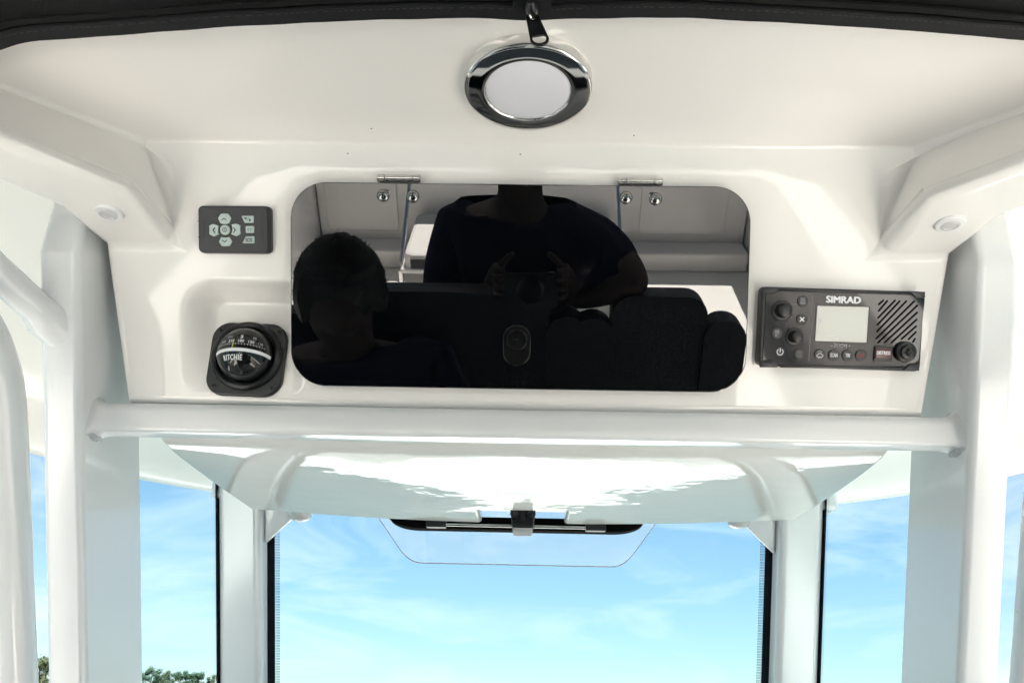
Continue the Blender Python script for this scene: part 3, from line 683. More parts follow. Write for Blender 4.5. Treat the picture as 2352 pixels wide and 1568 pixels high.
def bead(center, normal, R1, R2, name, parent, off, a0=0, a1=360, xa=None):
    """rippled weld bead round a tube end"""
    nrm = Vector(normal).normalized(); xa = Vector(xa) if xa else nrm.orthogonal(); xa = (xa - nrm * xa.dot(nrm)).normalized(); ya = nrm.cross(xa); V = []; Fs = []; n = 96; m = 8; c = Vector(center)
    for i in range(n + 1):
        a = rad(a0 + (a1 - a0) * i / n); rp = .0028 * (1 + .45 * math.sin(i * 1.9) + .25 * noise.noise(Vector((i * .4, R1 * 100, 0))))
        p = c + xa * (R1 * math.cos(a)) + ya * (R2 * math.sin(a)); o = (xa * math.cos(a) + ya * math.sin(a))
        for k in range(m): b = 2 * math.pi * k / m; V.append(tuple(p + o * (rp * math.cos(b)) + nrm * (rp * math.sin(b)) - Vector(off)))
    for i in range(n):
        for k in range(m): j = (k + 1) % m; Fs.append((i * m + k, i * m + j, (i + 1) * m + j, (i + 1) * m + k))
    return mk(name, V, Fs, 'weld', parent)
cb = empty('crossbar', 'white tubular crossbar welded between the pillars under the console', 'crossbar', Matrix.Translation((X0, .9, .28)))
YC, ZB2 = .912, .2885
sec = []
for cx, cy, r, a0, n in ((.004, .0145, .0, 0, 0),): pass
def dsec():
    hw, hh = .0150, .0185; P = []
    for sx, sy, r, a0 in ((1, 1, .0145, 0), (-1, 1, .0145, 90), (-1, -1, .0045, 180), (1, -1, .0045, 270)):
        for i in range(8): a = rad(a0 + 90 * i / 7); P.append((sx * (hw - r) + r * math.cos(a), sy * (hh - r) + r * math.sin(a)))
    return P
V = []; D2 = dsec(); n = len(D2)
xsb = [(-.512, 1.42), (-.4970, 1.36), (-.4945, 1.16), (-.489, 1.05), (-.480, 1.0), (-.24, 1.0), (0, 1.0), (.24, 1.0), (.480, 1.0), (.489, 1.05), (.4945, 1.16), (.4970, 1.36), (.512, 1.42)]
for x, k in xsb: V += [(X0 + x, YC + a * k * (1 + .02 * noise.noise(Vector((x * 300, a * 200, 0))) * (k > 1)), ZB2 + b * k) for a, b in D2]
m_ = len(xsb) - 1
Fs = [(k * n + i, k * n + (i + 1) % n, (k + 1) * n + (i + 1) % n, (k + 1) * n + i) for k in range(m_) for i in range(n)] + [tuple(range(n))[::-1], tuple(m_ * n + i for i in range(n))]
mk('tube', *move((V, Fs), -X0, -.9, -.28), 'powder', cb, sharp=70)
for s in (-1, 1): bead((X0 + s * .4955, YC, ZB2), (s, 0, 0), .0235, .0190, 'weld_bead', cb, (X0, .9, .28), a0=130, a1=235, xa=(0, 0, 1))
# port side rail that meets the pillar, and the outer grab rails
pj = onP(100, 722, Vector((0, .887 + KL * .257, 0)), Vector((0, 1, KL))); pe = ray(-60, 575); pe = pe * ((pj.y - .085) / pe.y)
dv = (pe - pj).normalized()
br = empty('side_brace', 'white diagonal tube welded to the left pillar at picture edge', 'brace', Matrix.Translation(pj))
mk('tube', *move(tube([pj - dv * .045, pj - dv * .004, pj + dv * .003, pj + dv * .012, pj.lerp(pe, .5), pe + dv * .5], [.0235, .0235, .0205, .0180, .0178, .0178], 28), -pj.x, -pj.y, -pj.z), 'powder', br)
def rail(s, label):
    # right-hand edge of the left rail follows the raked line just outboard of the pillar
    r = .0235
    if s < 0: P = [onX(x, y, -.50) for x, y in ((80, 1568), (69, 1300), (58, 1010))]; top_ = [(onX(50, 900, -.50)), (onX(34, 830, -.503)), (onX(0, 752, -.515)), onX(-60, 690, -.55), onX(-150, 640, -.62)]
    else: P = [onX(2326, 1568, .482), onX(2339, 1390, .482), onX(2353, 1210, .482)]; top_ = [onX(2364, 1100, .482), onX(2385, 1020, .485), onX(2420, 945, .497), onX(2480, 880, .532), onX(2570, 830, .60)]
    P = [p + Vector((s * r, 0, 0)) for p in P + top_]
    d0 = (P[0] - P[2]).normalized(); foot = P[0] + d0 * ((P[0].z - SOLE) / -d0.z)
    path = smoothpath([foot, foot.lerp(P[0], .6)] + P, 8)
    t = empty('grab_rail', label, 'rail', Matrix.Translation(foot), 'outer grab rails')
    mk('tube', *move(tube(path, r, 28), -foot.x, -foot.y, -foot.z), 'powder', t, sharp=60)
    mk('foot_flange', *lathe([(.045, 0), (.045, .006), (.03, .010), (.0235, .012)], 28), 'powder', t)
rail(-1, 'white bent grab rail at the left picture edge, outboard of the pillar'); rail(1, 'white grab rail just showing at the right picture edge')

# ================================================================== windshield: posts, glass, vent
XW = -.0145; KW = .5; WZ, WY = .27, 1.44
def wy(z): return WY + KW * (WZ - z)
def wpt(px, py, off=0): return onP(px, py, Vector((0, WY + off, WZ)), Vector((0, 1, KW)))
ZT, ZBm = .50, -.52
def post(s, label):
    xa, xb = (XW + s * .4375, XW + s * .510)
    sec = rrect(abs(xb - xa), .050, .012, 5); xm = (xa + xb) / 2
    a = Vector((xm, wy(ZBm) - .030, ZBm)); b = Vector((xm, wy(.53) - .030, .53)); t = empty('windshield_post', label, 'post', Matrix.Translation(a), 'windshield posts')
    dd = (b - a).normalized(); ay = dd.cross(Vector((1, 0, 0))).normalized(); V = []
    for q in (a, b): V += [tuple(q + Vector((1, 0, 0)) * x + ay * y - a) for x, y in sec]
    n = len(sec); Fs = [(i, (i + 1) % n, n + (i + 1) % n, n + i) for i in range(n)] + [tuple(range(n))[::-1], tuple(n + i for i in range(n))]
    mk('post_tube', V, Fs, 'powder', t, sharp=60)
    # triangular gusset at the head
    xg = XW + s * .436; xe = XW + s * .372
    P3 = [(xg, .355), (xe + s * .012, .355), (xe + s * .012, .276), (xg, .232)]
    V = []
    for off in (-.034, -.024):
        V += [(x - a.x, wy(z) + off - a.y, z - a.z) for x, z in P3]
    mk('gusset', V, [(0, 1, 2, 3), (7, 6, 5, 4)] + [(i, (i + 1) % 4, 4 + (i + 1) % 4, 4 + i) for i in range(4)], 'powder', t, bevel=.003)
    return t
post(-1, 'left white windshield post with corner gusset'); post(1, 'right white windshield post with corner gusset')
hd = empty('windshield_header', 'white header rail along the top of the windshield', 'rail', Matrix.Translation((X0, 1.42, .36)))
mk('rail', *move(box(X0 - .53, X0 + .53, 1.370, 1.425,   .298, .40), -X0, -1.42, -.36), 'powder', hd, bevel=.008)
ws = empty('windshield', 'large tinted front windshield with black printed edges', 'windshield', Matrix.Translation((X0, wy(ZBm), ZBm)))
def wloc(x, z, off=0): return (x - X0, wy(z) + off - wy(ZBm), z - ZBm)
xl, xr = X0 - .50, X0 + .50
tz = [wpt(870, 1190), wpt(940, 1293), wpt(1450, 1300), wpt(1507, 1203)]
def vent_outline(zt, g=0.0):
    """trapezoid open at the top: left side, round corners, right side"""
    xL0, zL0, xL1, zL1 = tz[0].x, tz[0].z, tz[1].x, tz[1].z; zb = .2105 - g
    kk = (xL1 - xL0) / (zL1 - zL0); XL = lambda z: xL0 + kk * (z - zL0) - g; XR = lambda z: 2 * (X0 - .009) - XL(z)
    P = [(XL(zt), zt)]; r = .022
    for i in range(7):
        t = i / 6; c0 = Vector((XL(zb + r), zb + r)); c1 = Vector((XL(zb), zb)); c2 = Vector((XL(zb) + r, zb))
        q = c0 * (1 - t) ** 2 + c1 * 2 * t * (1 - t) + c2 * t * t; P.append((q.x, q.y))
    Q = [(2 * (X0 - .009) - x, z) for x, z in P][::-1]
    return P + Q
VO = vent_outline(ZT - .02, .0)
outl = [(xl, ZBm), (xr, ZBm), (xr, ZT)] + [(VO[-1][0], ZT)] + VO[::-1] + [(VO[0][0], ZT), (xl, ZT)]
mk('pane', [wloc(x, z) for x, z in outl], [tuple(range(len(outl)))], 'glassf', ws, smooth=False)
for s in (-1, 1):
    xa, xb, xc = XW + s * .50, XW + s * .4275, XW + s * .4190
    P = [(xa, ZBm), (xb, ZBm), (xb, ZT - .19), (xb, ZT), (xa, ZT)]
    mk('edge_band', [wloc(x, z, -.0015) for x, z in P], [tuple(range(5))], 'frit', ws, smooth=False)
    P = [(xb, ZBm), (xc, ZBm), (xc, ZT), (xb, ZT)]
    mk('edge_dots', [wloc(x, z, -.0015) for x, z in P], [(0, 1, 2, 3)], 'dots', ws, smooth=False)
vent = empty('vent_window', 'clear trapezoid vent pane with black frame and silver stay in the windshield', 'window', Matrix.Translation((X0, wy(.21), .21)))
def vloc(x, y, z): return (x - X0, y - wy(.21), z - .21)
VI = vent_outline(ZT - .022, -.0012)
mk('pane', [vloc(x, wy(z) - .001, z) for x, z in VI], [tuple(range(len(VI)))], 'glassv', vent, smooth=False)
VE = vent_outline(ZT - .022, .0004); n = len(VE)
mk('pane_edge', [vloc(x, wy(z) - .002, z) for x, z in VE] + [vloc(x, wy(z) - .002, z) for x, z in VI], [(i, i + 1, n + i + 1, n + i) for i in range(n - 1)], 'grey', vent, smooth=False)
fl, fr_ = wpt(898, 1188, -.03), wpt(1472, 1205, -.03)
def bar_outline():
    a = wpt(895, 1180, -.03); b = wpt(1478, 1196, -.03); zb = wpt(1180, 1220, -.03).z; zt = zb + .019; P = []
    x0, x1 = a.x, b.x; r = .042
    for i in range(9): t = rad(180 + 90 * i / 8); P.append((x0 + r * 1.25 * (1 + math.cos(t)), zb + .018 * (1 + math.sin(t))))
    for i in range(9): t = rad(270 + 90 * i / 8); P.append((x1 - r * 1.25 * (1 - math.cos(t)), zb + .018 * (1 + math.sin(t))))
    return P + [(x1, zt), (x0, zt)]
BO = bar_outline(); n = len(BO)
V = [vloc(x, wy(z) - .045, z) for x, z in BO] + [vloc(x, wy(z) - .018, z) for x, z in BO]
mk('frame_bar', V, [tuple(range(n)), tuple(n + i for i in range(n))[::-1]] + [(i, (i + 1) % n, n + (i + 1) % n, n + i) for i in range(n)], 'slot', vent, bevel=.004, bang=50)
r0, r1 = wpt(990, 1203, -.055), wpt(1380, 1212, -.055)
mk('stay_rod', *move(tube([r0, r1], .0026, 12), mw=Matrix.Translation((-X0, -wy(.21), -.21))), 'chrome', vent)
for p in (r0.lerp(r1, .03), r0.lerp(r1, .97)):
    mk('rod_clip', *move(box(p.x - .017, p.x + .017, p.y - .004, p.y + .012, p.z - .005, p.z + .010), mw=Matrix.Translation((-X0, -wy(.21), -.21))), 'blk', vent, bevel=.002)
rz = wpt(1180, 1190, -.06)
mk('gasket_strip', *move(tube([(-.20 + X0, rz.y + .02, rz.z + .001), (.185 + X0, rz.y + .02, rz.z + .001)], .004, 10), mw=Matrix.Translation((-X0, -wy(.21), -.21))), 'steel', vent)
lt = wpt(1201, 1190, -.09)
lat = mk('latch_body', *move(layers([(-.0225, .030), (-.0165, -.022), (.0165, -.022), (.0225, .030)], [(0, -.012), (0, .010), (.002, .013)]), mw=Matrix.Translation((lt.x - X0, lt.y - wy(.21), lt.z - .21)) @ Matrix.Rotation(rad(90 - 20), 4, 'X')), 'blk', vent, bevel=.0015)
lm = Matrix.Translation((lt.x - X0, lt.y - wy(.21), lt.z - .21)) @ Matrix.Rotation(rad(70), 4, 'X')
mk('latch_rib', *move(box(-.003, .003, -.014, .026, .012, .024), mw=lm), 'blk2', lat, bevel=.001)
for s in (-1, 1): mk('latch_bolt', *move(lathe([(.0065, 0), (.0065, .007), (.005, .009), (0.0001, .009)], 6), mw=lm @ Matrix.Translation((s * .0115, -.001, .012)) @ Matrix.Rotation(s * rad(40), 4, 'Y')), 'blk2', lat)
mk('latch_cap', *move(lathe([(.012, 0), (.011, .004), (.006, .007), (.0001, .008)], 24), mw=lm @ Matrix.Translation((0, .027, .008)) @ Matrix.Rotation(rad(-50), 4, 'X')), 'steel', lat)
mk('latch_lip', *move(box(-.0155, .0155, -.0305, -.0215, -.004, .008), mw=lm), 'lensw', lat, bevel=.001)
# side panes
def sidepane(s, label):
    a0 = Vector((X0 + s * .552, 0, 0)); t = empty('side_window', label, 'window', Matrix.Translation((X0 + s * .54, wy(ZBm) - .25, ZBm)), 'side windows')
    def q(f, z, dx=0):                               # f = 0 front edge at the post, 1 = aft edge at the pillar
        yf = wy(z) - .03; ya = .887 + KL * (.257 - z) + .140
        return Vector((XW + s * (.513 - .002 * f + dx), yf + (ya - yf) * f, z)) - t.location
    zs_ = (ZBm, .515)
    mk('pane', [q(0, zs_[0]), q(1, zs_[0]), q(1, zs_[1]), q(0, zs_[1])], [(0, 1, 2, 3)], 'glassf', t, smooth=False)
    mk('edge_band', [q(-.01, zs_[0], -.002), q(.085, zs_[0], -.002), q(.085, zs_[1], -.002), q(-.01, zs_[1], -.002)], [(0, 1, 2, 3)], 'frit', t, smooth=False)
    mk('edge_dots', [q(.085, zs_[0], -.002), q(.112, zs_[0], -.002), q(.112, zs_[1], -.002), q(.085, zs_[1], -.002)], [(0, 1, 2, 3)], 'dots', t, smooth=False)
sidepane(-1, 'left side window between the pillar and the windshield post'); sidepane(1, 'right side window between the pillar and the windshield post')
# little dome lights at the head of the windshield
def dlight(px, py, label):
    p = wpt(px, py, -.035); t = empty('header_light', label, 'light', Matrix.Translation((p.x, p.y, .300)) @ Matrix.Rotation(math.pi, 4, 'X'), 'header lights')
    dz = .300 - p.z
    mk('stem', *lathe([(.020, 0), (.020, dz - .002)], 24), 'plastic', t)
    mk('lens', *lathe([(.0195, dz - .004), (.019, dz + .002), (.015, dz + .007), (.008, dz + .010), (.0001, dz + .011)], 32), 'lensw', t)
dlight(690, 1183, 'small dome light under the left end of the header'); dlight(1697, 1199, 'small dome light under the right end of the header')

# ================================================================== black console door
c0 = [puv(668, 652, .012), puv(1721, 660, .012), puv(1195, 417, .012), puv(1190, 893, .012)]
du0, du1 = puv(667, 600, .012)[0], puv(1722, 600, .012)[0]; dv1 = puv(1195, 423, .012)[1]; dv0 = puv(1190, 894, .012)[1]
dcu, dcv, dw_, dh_ = (du0 + du1) / 2, (dv0 + dv1) / 2, du1 - du0, dv1 - dv0
door = empty('console_door', 'glossy black mirror-like hinged door with rounded corners in the overhead console', 'door', panel_frame(dcu, dcv, 0))
mk('door_panel', *slab(rrect(dw_, dh_, .041, 14), .0045, .0118, .0012), 'acrylic', door)
mk('door_seal', *ringslab(rrect(dw_ - .012, dh_ - .012, .036, 8), rrect(dw_ - .028, dh_ - .028, .028, 8), -.0005, .0046), 'blk', door)
for px, w_ in ((917, 98), (1470, 100)):
    u, v = puv(px, 410 if px < 1000 else 417, .008); u -= dcu; v -= dcv; hw = w_ / 2 * .95 / FPX
    hg = mk('hinge', *join(move(tube([(-hw * .62, 0, .010), (hw * .62, 0, .010)], .0040, 20), u, v, 0), box(u - hw * .62, u + hw * .62, v - .0005, v + .0035, .001, .010)), 'steel', door)
    for s in (-1, 1):
        mk('hinge_knuckle', *join(move(tube([(s * hw * .66, 0, .010), (s * hw * .97, 0, .010), (s * hw, 0, .010)], [.0044, .0044, .0036], 20), u, v, 0), box(*sorted((u + s * hw * .70, u + s * hw * .94)), v - .004, v + .003, .001, .010)), 'steel', hg)
for px, py in ((880, 449), (948, 451), (1438, 454), (1506, 457)):
    u, v = puv(px, py, .0125); u -= dcu; v -= dcv
    bt = mk('hinge_screw', *move(lathe([(.0072, .0118), (.0072, .0128), (.0060, .0145), (.0036, .0156), (.0001, .0159)], 28), u, v, 0), 'dsteel', door)
    mk('cross_slot', *move(join(box(-.0026, .0026, -.0006, .0006, .0153, .0163), box(-.0006, .0006, -.0026, .0026, .0154, .0164)), u, v, 0), 'ink', bt)
u, v = puv(1187, 793, .013); u -= dcu; v -= dcv
lk = mk('latch', *move(slab(rrect(.0315, .0465, .0155, 8), .0118, .0150, .0012), u, v, 0), 'latchb', door)
mk('latch_button', *move(lathe([(.0122, .0150), (.0122, .0178), (.0108, .0188), (.0100, .0176), (.0001, .0176)], 32), u, v + .0065, 0), 'latchb', lk)
mk('key_slot', *move(box(-.0035, .0035, -.0008, .0008, .0174, .0180), u - .001, v + .0065, 0), 'steel', lk)

# ================================================================== remote control keypad
ru0, rv1 = puv(455, 473, .012); ru1, rv0 = puv(615, 581, .012)
rcu, rcv = (ru0 + ru1) / 2 + .0005, (rv0 + rv1) / 2; rw, rh = .0825, .0545
rem = empty('spotlight_remote', 'small dark grey keypad with pale green arrow keys, beside the black door', 'remote', panel_frame(rcu, rcv, 0, rad(.3)))
mk('back_shell', *slab(rrect(rw, rh, .006, 6, cx=.0006), -.0005, .0085, .001), 'blk', rem)
mk('face_plate', *slab(rrect(rw - .0012, rh - .001, .0058, 6), .0085, .0125, .0018), 'blk2', rem)
for s in (-1, 1):
    P = [(s * (rw / 2 - .0008), -.0095)] + [(s * (rw / 2 - .0085 + .0018 * (1 - math.cos(rad(a))) ** 1), .0095 * math.sin(rad(a))) for a in (-62, -40, -20, 0, 20, 40, 62)] + [(s * (rw / 2 - .0008), .0095)]
    n = len(P); inn = [(x + s * .0006, y * .93) for x, y in P]
    V = [(x, y, z) for q in (P, inn) for z in (.0124, .0129) for x, y in q]
    Fs = []
    for i in range(n - 1): Fs += [(n + i, n + i + 1, 3 * n + i + 1, 3 * n + i), (i, i + 1, n + i + 1, n + i)]
    mk('clip_seam', V, Fs, 'ink', rem)
# keys measured on the picture (centre of the pad at 512,527)
KS = .948 / FPX * .985
def kpt(zx, zy): px, py = 550 + zx / 7.84, 580 + zy / 7.84; a, b = puv(px * .784, py * .784, .0145); return a - rcu, b - rcv
def keypoly(P): return [kpt(*p) for p in P]
def arc(p, q, bulge, n=5):
    a, b = Vector(p), Vector(q); m = (a + b) / 2; d = (b - a); nn = Vector((d.y, -d.x)).normalized() * bulge; R = []
    for i in range(n + 1):
        t = i / n; R.append(tuple(a.lerp(b, t) + nn * (4 * t * (1 - t))))
    return R
up_ = arc((755, 366), (930, 366), 12) + [(993, 465)] + arc((950, 575), (755, 580), 18)[0:] + [(692, 465)]
KEYS = [('arrow_key', up_, [(775, 500), (833, 455), (892, 500), (892, 520), (833, 478), (775, 520)]),
        ('arrow_key', arc((1000, 608), (990, 830), 30) + [(1110, 880), (1200, 835)] + arc((1210, 800), (1210, 630), 10) + [(1110, 588)], [(1040, 678), (1062, 678), (1108, 735), (1062, 800), (1040, 800), (1078, 735)]),
        ('arrow_key', arc((765, 895), (955, 895), -12) + [(1015, 1005)] + arc((965, 1095), (775, 1100), 10) + [(712, 1005)], [(790, 955), (848, 995), (905, 952), (905, 975), (848, 1020), (790, 978)]),
        ('arrow_key', arc((712, 640), (715, 828), -22) + [(595, 885), (500, 835)] + arc((490, 800), (488, 640), -8) + [(560, 597), (600, 597)], [(640, 680), (600, 680), (572, 738), (612, 803), (640, 803), (602, 738)]),
        ('shaped_key', [(1240, 425), (1255, 410), (1500, 410), (1512, 420), (1508, 565), (1495, 573), (1310, 573), (1298, 560)], None),
        ('square_key', [(1325, 660), (1338, 645), (1505, 645), (1518, 658), (1515, 795), (1505, 806), (1345, 806), (1332, 795)], None),
        ('shaped_key', [(1325, 892), (1338, 880), (1515, 880), (1524, 890), (1528, 1030), (1515, 1042), (1270, 1042), (1258, 1028)], None)]
for nm, P, ink in KEYS:
    Q = keypoly(P); k = mk(nm, *slab(Q, .0124, .0147, .0006), 'key', rem)
    if ink: mk('arrow_mark', *slab(keypoly(ink), .0147, .0149), 'ink', k, smooth=False)
    if nm == 'square_key':
        V = join(slab(keypoly([(1368, 705), (1385, 712), (1398, 765), (1390, 768), (1378, 722)]), .0147, .0149), slab(keypoly([(1378, 710), (1418, 698), (1460, 708), (1460, 716), (1418, 706), (1380, 718)]), .0147, .0149), slab(keypoly([(1468, 703), (1455, 712), (1438, 765), (1446, 768), (1462, 722)]), .0147, .0149)); mk('beam_mark', *V, 'ink', k, smooth=False)
    if nm == 'shaped_key' and not P[0][1] > 800:
        V = join(slab(keypoly([(1290, 460), (1310, 452), (1335, 450), (1355, 455), (1368, 470), (1360, 492), (1345, 480), (1330, 496), (1318, 480), (1305, 472)]), .0147, .0149), slab(keypoly([(1362, 528), (1368, 528), (1408, 448), (1402, 448)]), .0147, .0149),
                 slab(keypoly([(1405, 500), (1425, 480), (1430, 468), (1440, 475), (1438, 495), (1450, 510), (1458, 530), (1420, 535), (1402, 530), (1415, 515)]), .0147, .0149)); mk('speed_mark', *V, 'ink', k, smooth=False)
    if nm == 'shaped_key' and P[0][1] > 800:
        c = kpt(1405, 966); mk('lettering', *text('SOS', .0062, c[0], c[1], .0148, bold=.012, wid=.0074), 'ink', k, smooth=False)
c = kpt(852, 732); rk = kpt(967, 732)[0] - c[0]
k = mk('power_key', *slab(circle(rk, 32, *c), .0124, .0150, .0007), 'key', rem)
mk('power_mark', *join(ringslab(circle(rk * .46, 28, *c), circle(rk * .36, 28, *c), .0150, .0152), slab(rrect(rk * .12, rk * .42, rk * .03, 2, *c), .0150, .0152)), 'ink', k, smooth=False)

# ================================================================== compass in its recess
cu_, cv_ = puv(565, 827, -.006); rcd = rec_depth(cu_, cv_)
cmm = panel_frame(cu_, cv_, -rcd + .0015) @ Matrix.Rotation(-TILT, 4, 'X')
cmp_ = empty('compass', 'black flush-mount ball compass in the rounded recess at lower left', 'compass', cmm @ Matrix.Rotation(rad(-1.2), 4, 'Z'))
pw = .0900
mk('base_plate', *slab(rrect(pw, pw * .985, .021, 8), -.002, .0045, .0018), 'blk', cmp_)
mk('bezel_ring', *move(lathe([(.0418, .003), (.0415, .0085), (.0400, .0110), (.0370, .0120), (.0345, .0108), (.0330, .004)], 64), 0, .003, 0), 'blk', cmp_)
for s, t in ((1, 1), (-1, -1), (1, -1), (-1, 1)):
    sc = mk('plate_screw', *move(lathe([(.0028, .0044), (.0026, .0052), (.0001, .0055)], 16), s * .0345, t * .0335, 0), 'blk', cmp_)
    mk('screw_cross', *move(join(box(-.0019, .0019, -.0004, .0004, .0050, .0057), box(-.0004, .0004, -.0019, .0019, .0051, .0058)), s * .0345, t * .0335, 0), 'slot', sc)
SR = .0325; SC = Vector((0, .003, .0085))
dm = []
V, Fs = lathe([(SR * math.sin(rad(a)), SR * math.cos(rad(a))) for a in [95 - 95 * i / 24 for i in range(25)][:-1] + [.05]], 64)
db = mk('dome', *move((V, Fs), *SC), 'dome', cmp_)
# markings wrapped on the ball about its own level axis
RW = cmp_.matrix_world.to_3x3().inverted() @ Matrix(((1, 0, 0), (0, 0, -1), (0, 1, 0)))      # level axes inside the tilted bowl
def wrap(vf, lift=.00025, lon0=0.0):
    V = []
    for x, y, z in vf[0]:
        lo, la = x / SR + lon0, y / SR; r = SR + lift + z
        p = Vector((r * math.cos(la) * math.sin(lo), r * math.sin(la), r * math.cos(la) * math.cos(lo))); V.append(tuple(RW @ p + SC))
    return V, vf[1]
def strip_w(x0, x1, y0, y1, n=40):
    V = [(x0 + (x1 - x0) * i / n, y, 0) for i in range(n + 1) for y in (y0, y1)]; return V, [(2 * i, 2 * i + 1, 2 * i + 3, 2 * i + 2) for i in range(n)]
mk('lubber_band', *wrap(strip_w(-.0455, .0455, -.0076, -.0038)), 'white', db, smooth=True)
LO = -.14
nm = text('RITCHIE', .0090, -.0050, -.0145, 0, bold=.012, wid=.0250, space=1.12)
mk('lettering', *wrap(nm), 'white', db, smooth=False)
mk('accent_dot', *wrap(join(slab(circle(.0005, 8,   .0040, -.0100), 0, .0002), slab(circle(.0005, 8, .0060, -.0100), 0, .0002))), 'white', db, smooth=False)
for tx, x, y, sz, bd, mt in (('240', -.0185, .0050, .0048, .0, 'grey'), ('210', -.0075, .0050, .0050, .005, 'white'), ('180', .0040, .0050, .0050, .01, 'white'), ('150', .0155, .0050, .0050, .005, 'white'), ('120', .0265, .0050, .0048, 0, 'grey'), ('S', .0040, .0108, .0064, .03, 'white'), ('SW', -.0105, .0108, .0048, .0, 'grey'), ('SE', .0190, .0108, .0048, .0, 'grey'), ('W', -.0255, .0102, .0050, .0, 'dim')):
    mk('card_figure', *wrap(text(tx, sz, x, y, 0, bold=bd, shear=-.06 * 0)), mt, db, smooth=False)
tk = []
for i in range(37):
    x = -.029 + i * .0017; h = .0020 if i % 2 == 0 else .0008
    tk.append(slab([(x - .00022, .0012 - h / 2), (x + .00022, .0012 - h / 2), (x + .00022, .0012 + h / 2), (x - .00022, .0012 + h / 2)], 0, .0001))
mk('card_scale', *wrap(join(*tk)), 'white', db, smooth=False)
mk('lubber_needle', *wrap(slab([(-.0056, -.0036), (-.0048, -.0036), (-.0040, .0068), (-.0046, .0068)], 0, .0004), lift=.0004), 'lime', db, smooth=False)

# ================================================================== VHF radio
q = [puv(1752, 657, .016), puv(2128, 671, .016), puv(2113, 853, .016), puv(1741, 842, .016)]
vcu = sum(p[0] for p in q) / 4; vcv = sum(p[1] for p in q) / 4
rot = math.atan2((q[1][1] - q[0][1]) + (q[2][1] - q[3][1]), (q[1][0] - q[0][0]) + (q[2][0] - q[3][0]))
VW = (q[1][0] - q[0][0] + q[2][0] - q[3][0]) / 2; VH = (q[0][1] - q[3][1] + q[1][1] - q[2][1]) / 2
vm = panel_frame(vcu, vcv, 0, rot); vhf = empty('marine_radio', 'black flush-mounted marine radio with grey screen, knobs and speaker slots', 'radio', vm)
def vp(zx, zy, h=.0165):                            # point measured on an enlarged picture of the radio
    px, py = 2200 + zx / 4.3556, 820 + zy / 4.3556; p = onP(px * .784, py * .784, PN * (.948 - h), PN); l = vm.inverted() @ p; return l.x, l.y
def vl(P, h=.0165): return [vp(x, y, h) for x, y in P]
mk('housing', *slab(rrect(VW, VH, .006, 5), -.0005, .0150, .0022), 'blk', vhf)
fo = vl([(190, 180), (300, 172), (345, 140), (2050, 190), (2110, 235), (2220, 235), (2140, 1060), (2020, 1065), (1975, 1100), (340, 1075), (290, 1030), (150, 1020)], .0160)
mk('face', *slab(fo, .0148, .0160, .0003), 'gloss', vhf, smooth=False)
for P in ([(150, 95), (365, 98), (320, 150), (300, 165), (150, 168)], [(1995, 140), (2225, 150), (2225, 228), (2110, 225), (2075, 195)], [(100, 1035), (275, 1040), (345, 1115), (120, 1115)], [(1945, 1150), (2030, 1072), (2155, 1075), (2150, 1160)]):
    mk('corner_cap', *slab(vl(P, .0175), .0148, .0178, .0010), 'blk2', vhf, sharp=50)
for P in ([(370, 100), (1990, 142), (2040, 180), (350, 135)], [(350, 1082), (1960, 1108), (1935, 1148), (380, 1118)]):
    mk('edge_trim', *slab(vl(P, .0165), .0146, .0166, .0010), 'blk', vhf, sharp=50)
scr = mk('screen', *slab(vl([(845, 328), (1508, 345), (1478, 800), (817, 780)]), .0155, .01645), 'lcd', vhf, smooth=False)
mk('screen_frame', *ringslab(vl([(838, 320), (1516, 338), (1485, 808), (809, 787)]), vl([(847, 330), (1506, 347), (1476, 798), (819, 778)]), .0158, .0170), 'blk2', vhf, smooth=False)
mk('screen_print', *join(slab(vl([(840, 705), (1080, 712), (1080, 718), (840, 711)]), .01645, .01655), slab(vl([(865, 460), (892, 461), (888, 495), (862, 494)]), .01645, .01655), slab(vl([(868, 515), (908, 517), (904, 552), (864, 550)]), .01645, .01655), slab(vl([(1060, 745), (1120, 748), (1118, 765), (1058, 762)]), .01645, .01655)), 'grey', scr, smooth=False)
c = vp(1183, 252); wd = (Vector(vp(1400, 258)) - Vector(vp(965, 248))).length
mk('lettering', *text('SIMRAD', .0105, c[0], c[1], .0162, bold=.034, wid=wd), 'white', vhf, smooth=False)
c = vp(1143, 838); mk('zoom_mark', *text('\u2013 ZOOM +', .0056, c[0], c[1], .0162, wid=.0225), 'grey', vhf, smooth=False)
c = vp(475, 572); mk('knob_mark', *join(text('VOL', .0038, c[0], c[1] + .0017, .0162, wid=.0046), text('SQL', .0038, c[0], c[1] - .0019, .0162, wid=.0046)), 'dim', vhf, smooth=False)
mk('face_line', *join(slab(vl([(790, 200), (796, 200), (742, 1030), (736, 1030)]), .0160, .01612), slab(vl([(525, 318), (590, 300), (590, 306), (527, 325)]), .0160, .01612), slab(vl([(530, 445), (580, 472), (580, 478), (528, 452)]), .0160, .01612)), 'dim', vhf, smooth=False)
def knob(x, y, r, dx, dy):
    a = vp(x, y); rr = r / 4.3556 * .784 * .935 / FPX
    k = mk('knob', *move(lathe([(rr, .0160), (rr, .0172), (rr * .93, .0180), (rr * .72, .0182), (rr * .66, .0270), (rr * .60, .0292), (rr * .45, .0300), (0.0001, .0298)], 40), a[0], a[1], 0), 'blk', vhf)
    rb = []
    for i in range(24):
        an = 2 * math.pi * i / 24; rb.append(move(box(-.0004, .0004, rr * .60, rr * .70, .0190, .0265), mw=Matrix.Translation((a[0], a[1], 0)) @ Matrix.Rotation(an, 4, 'Z')))
    mk('grip_ribs', *join(*rb), 'blk', k, smooth=False)
knob(395, 390, 130, 0, 0); knob(550, 722, 112, 0, 0)
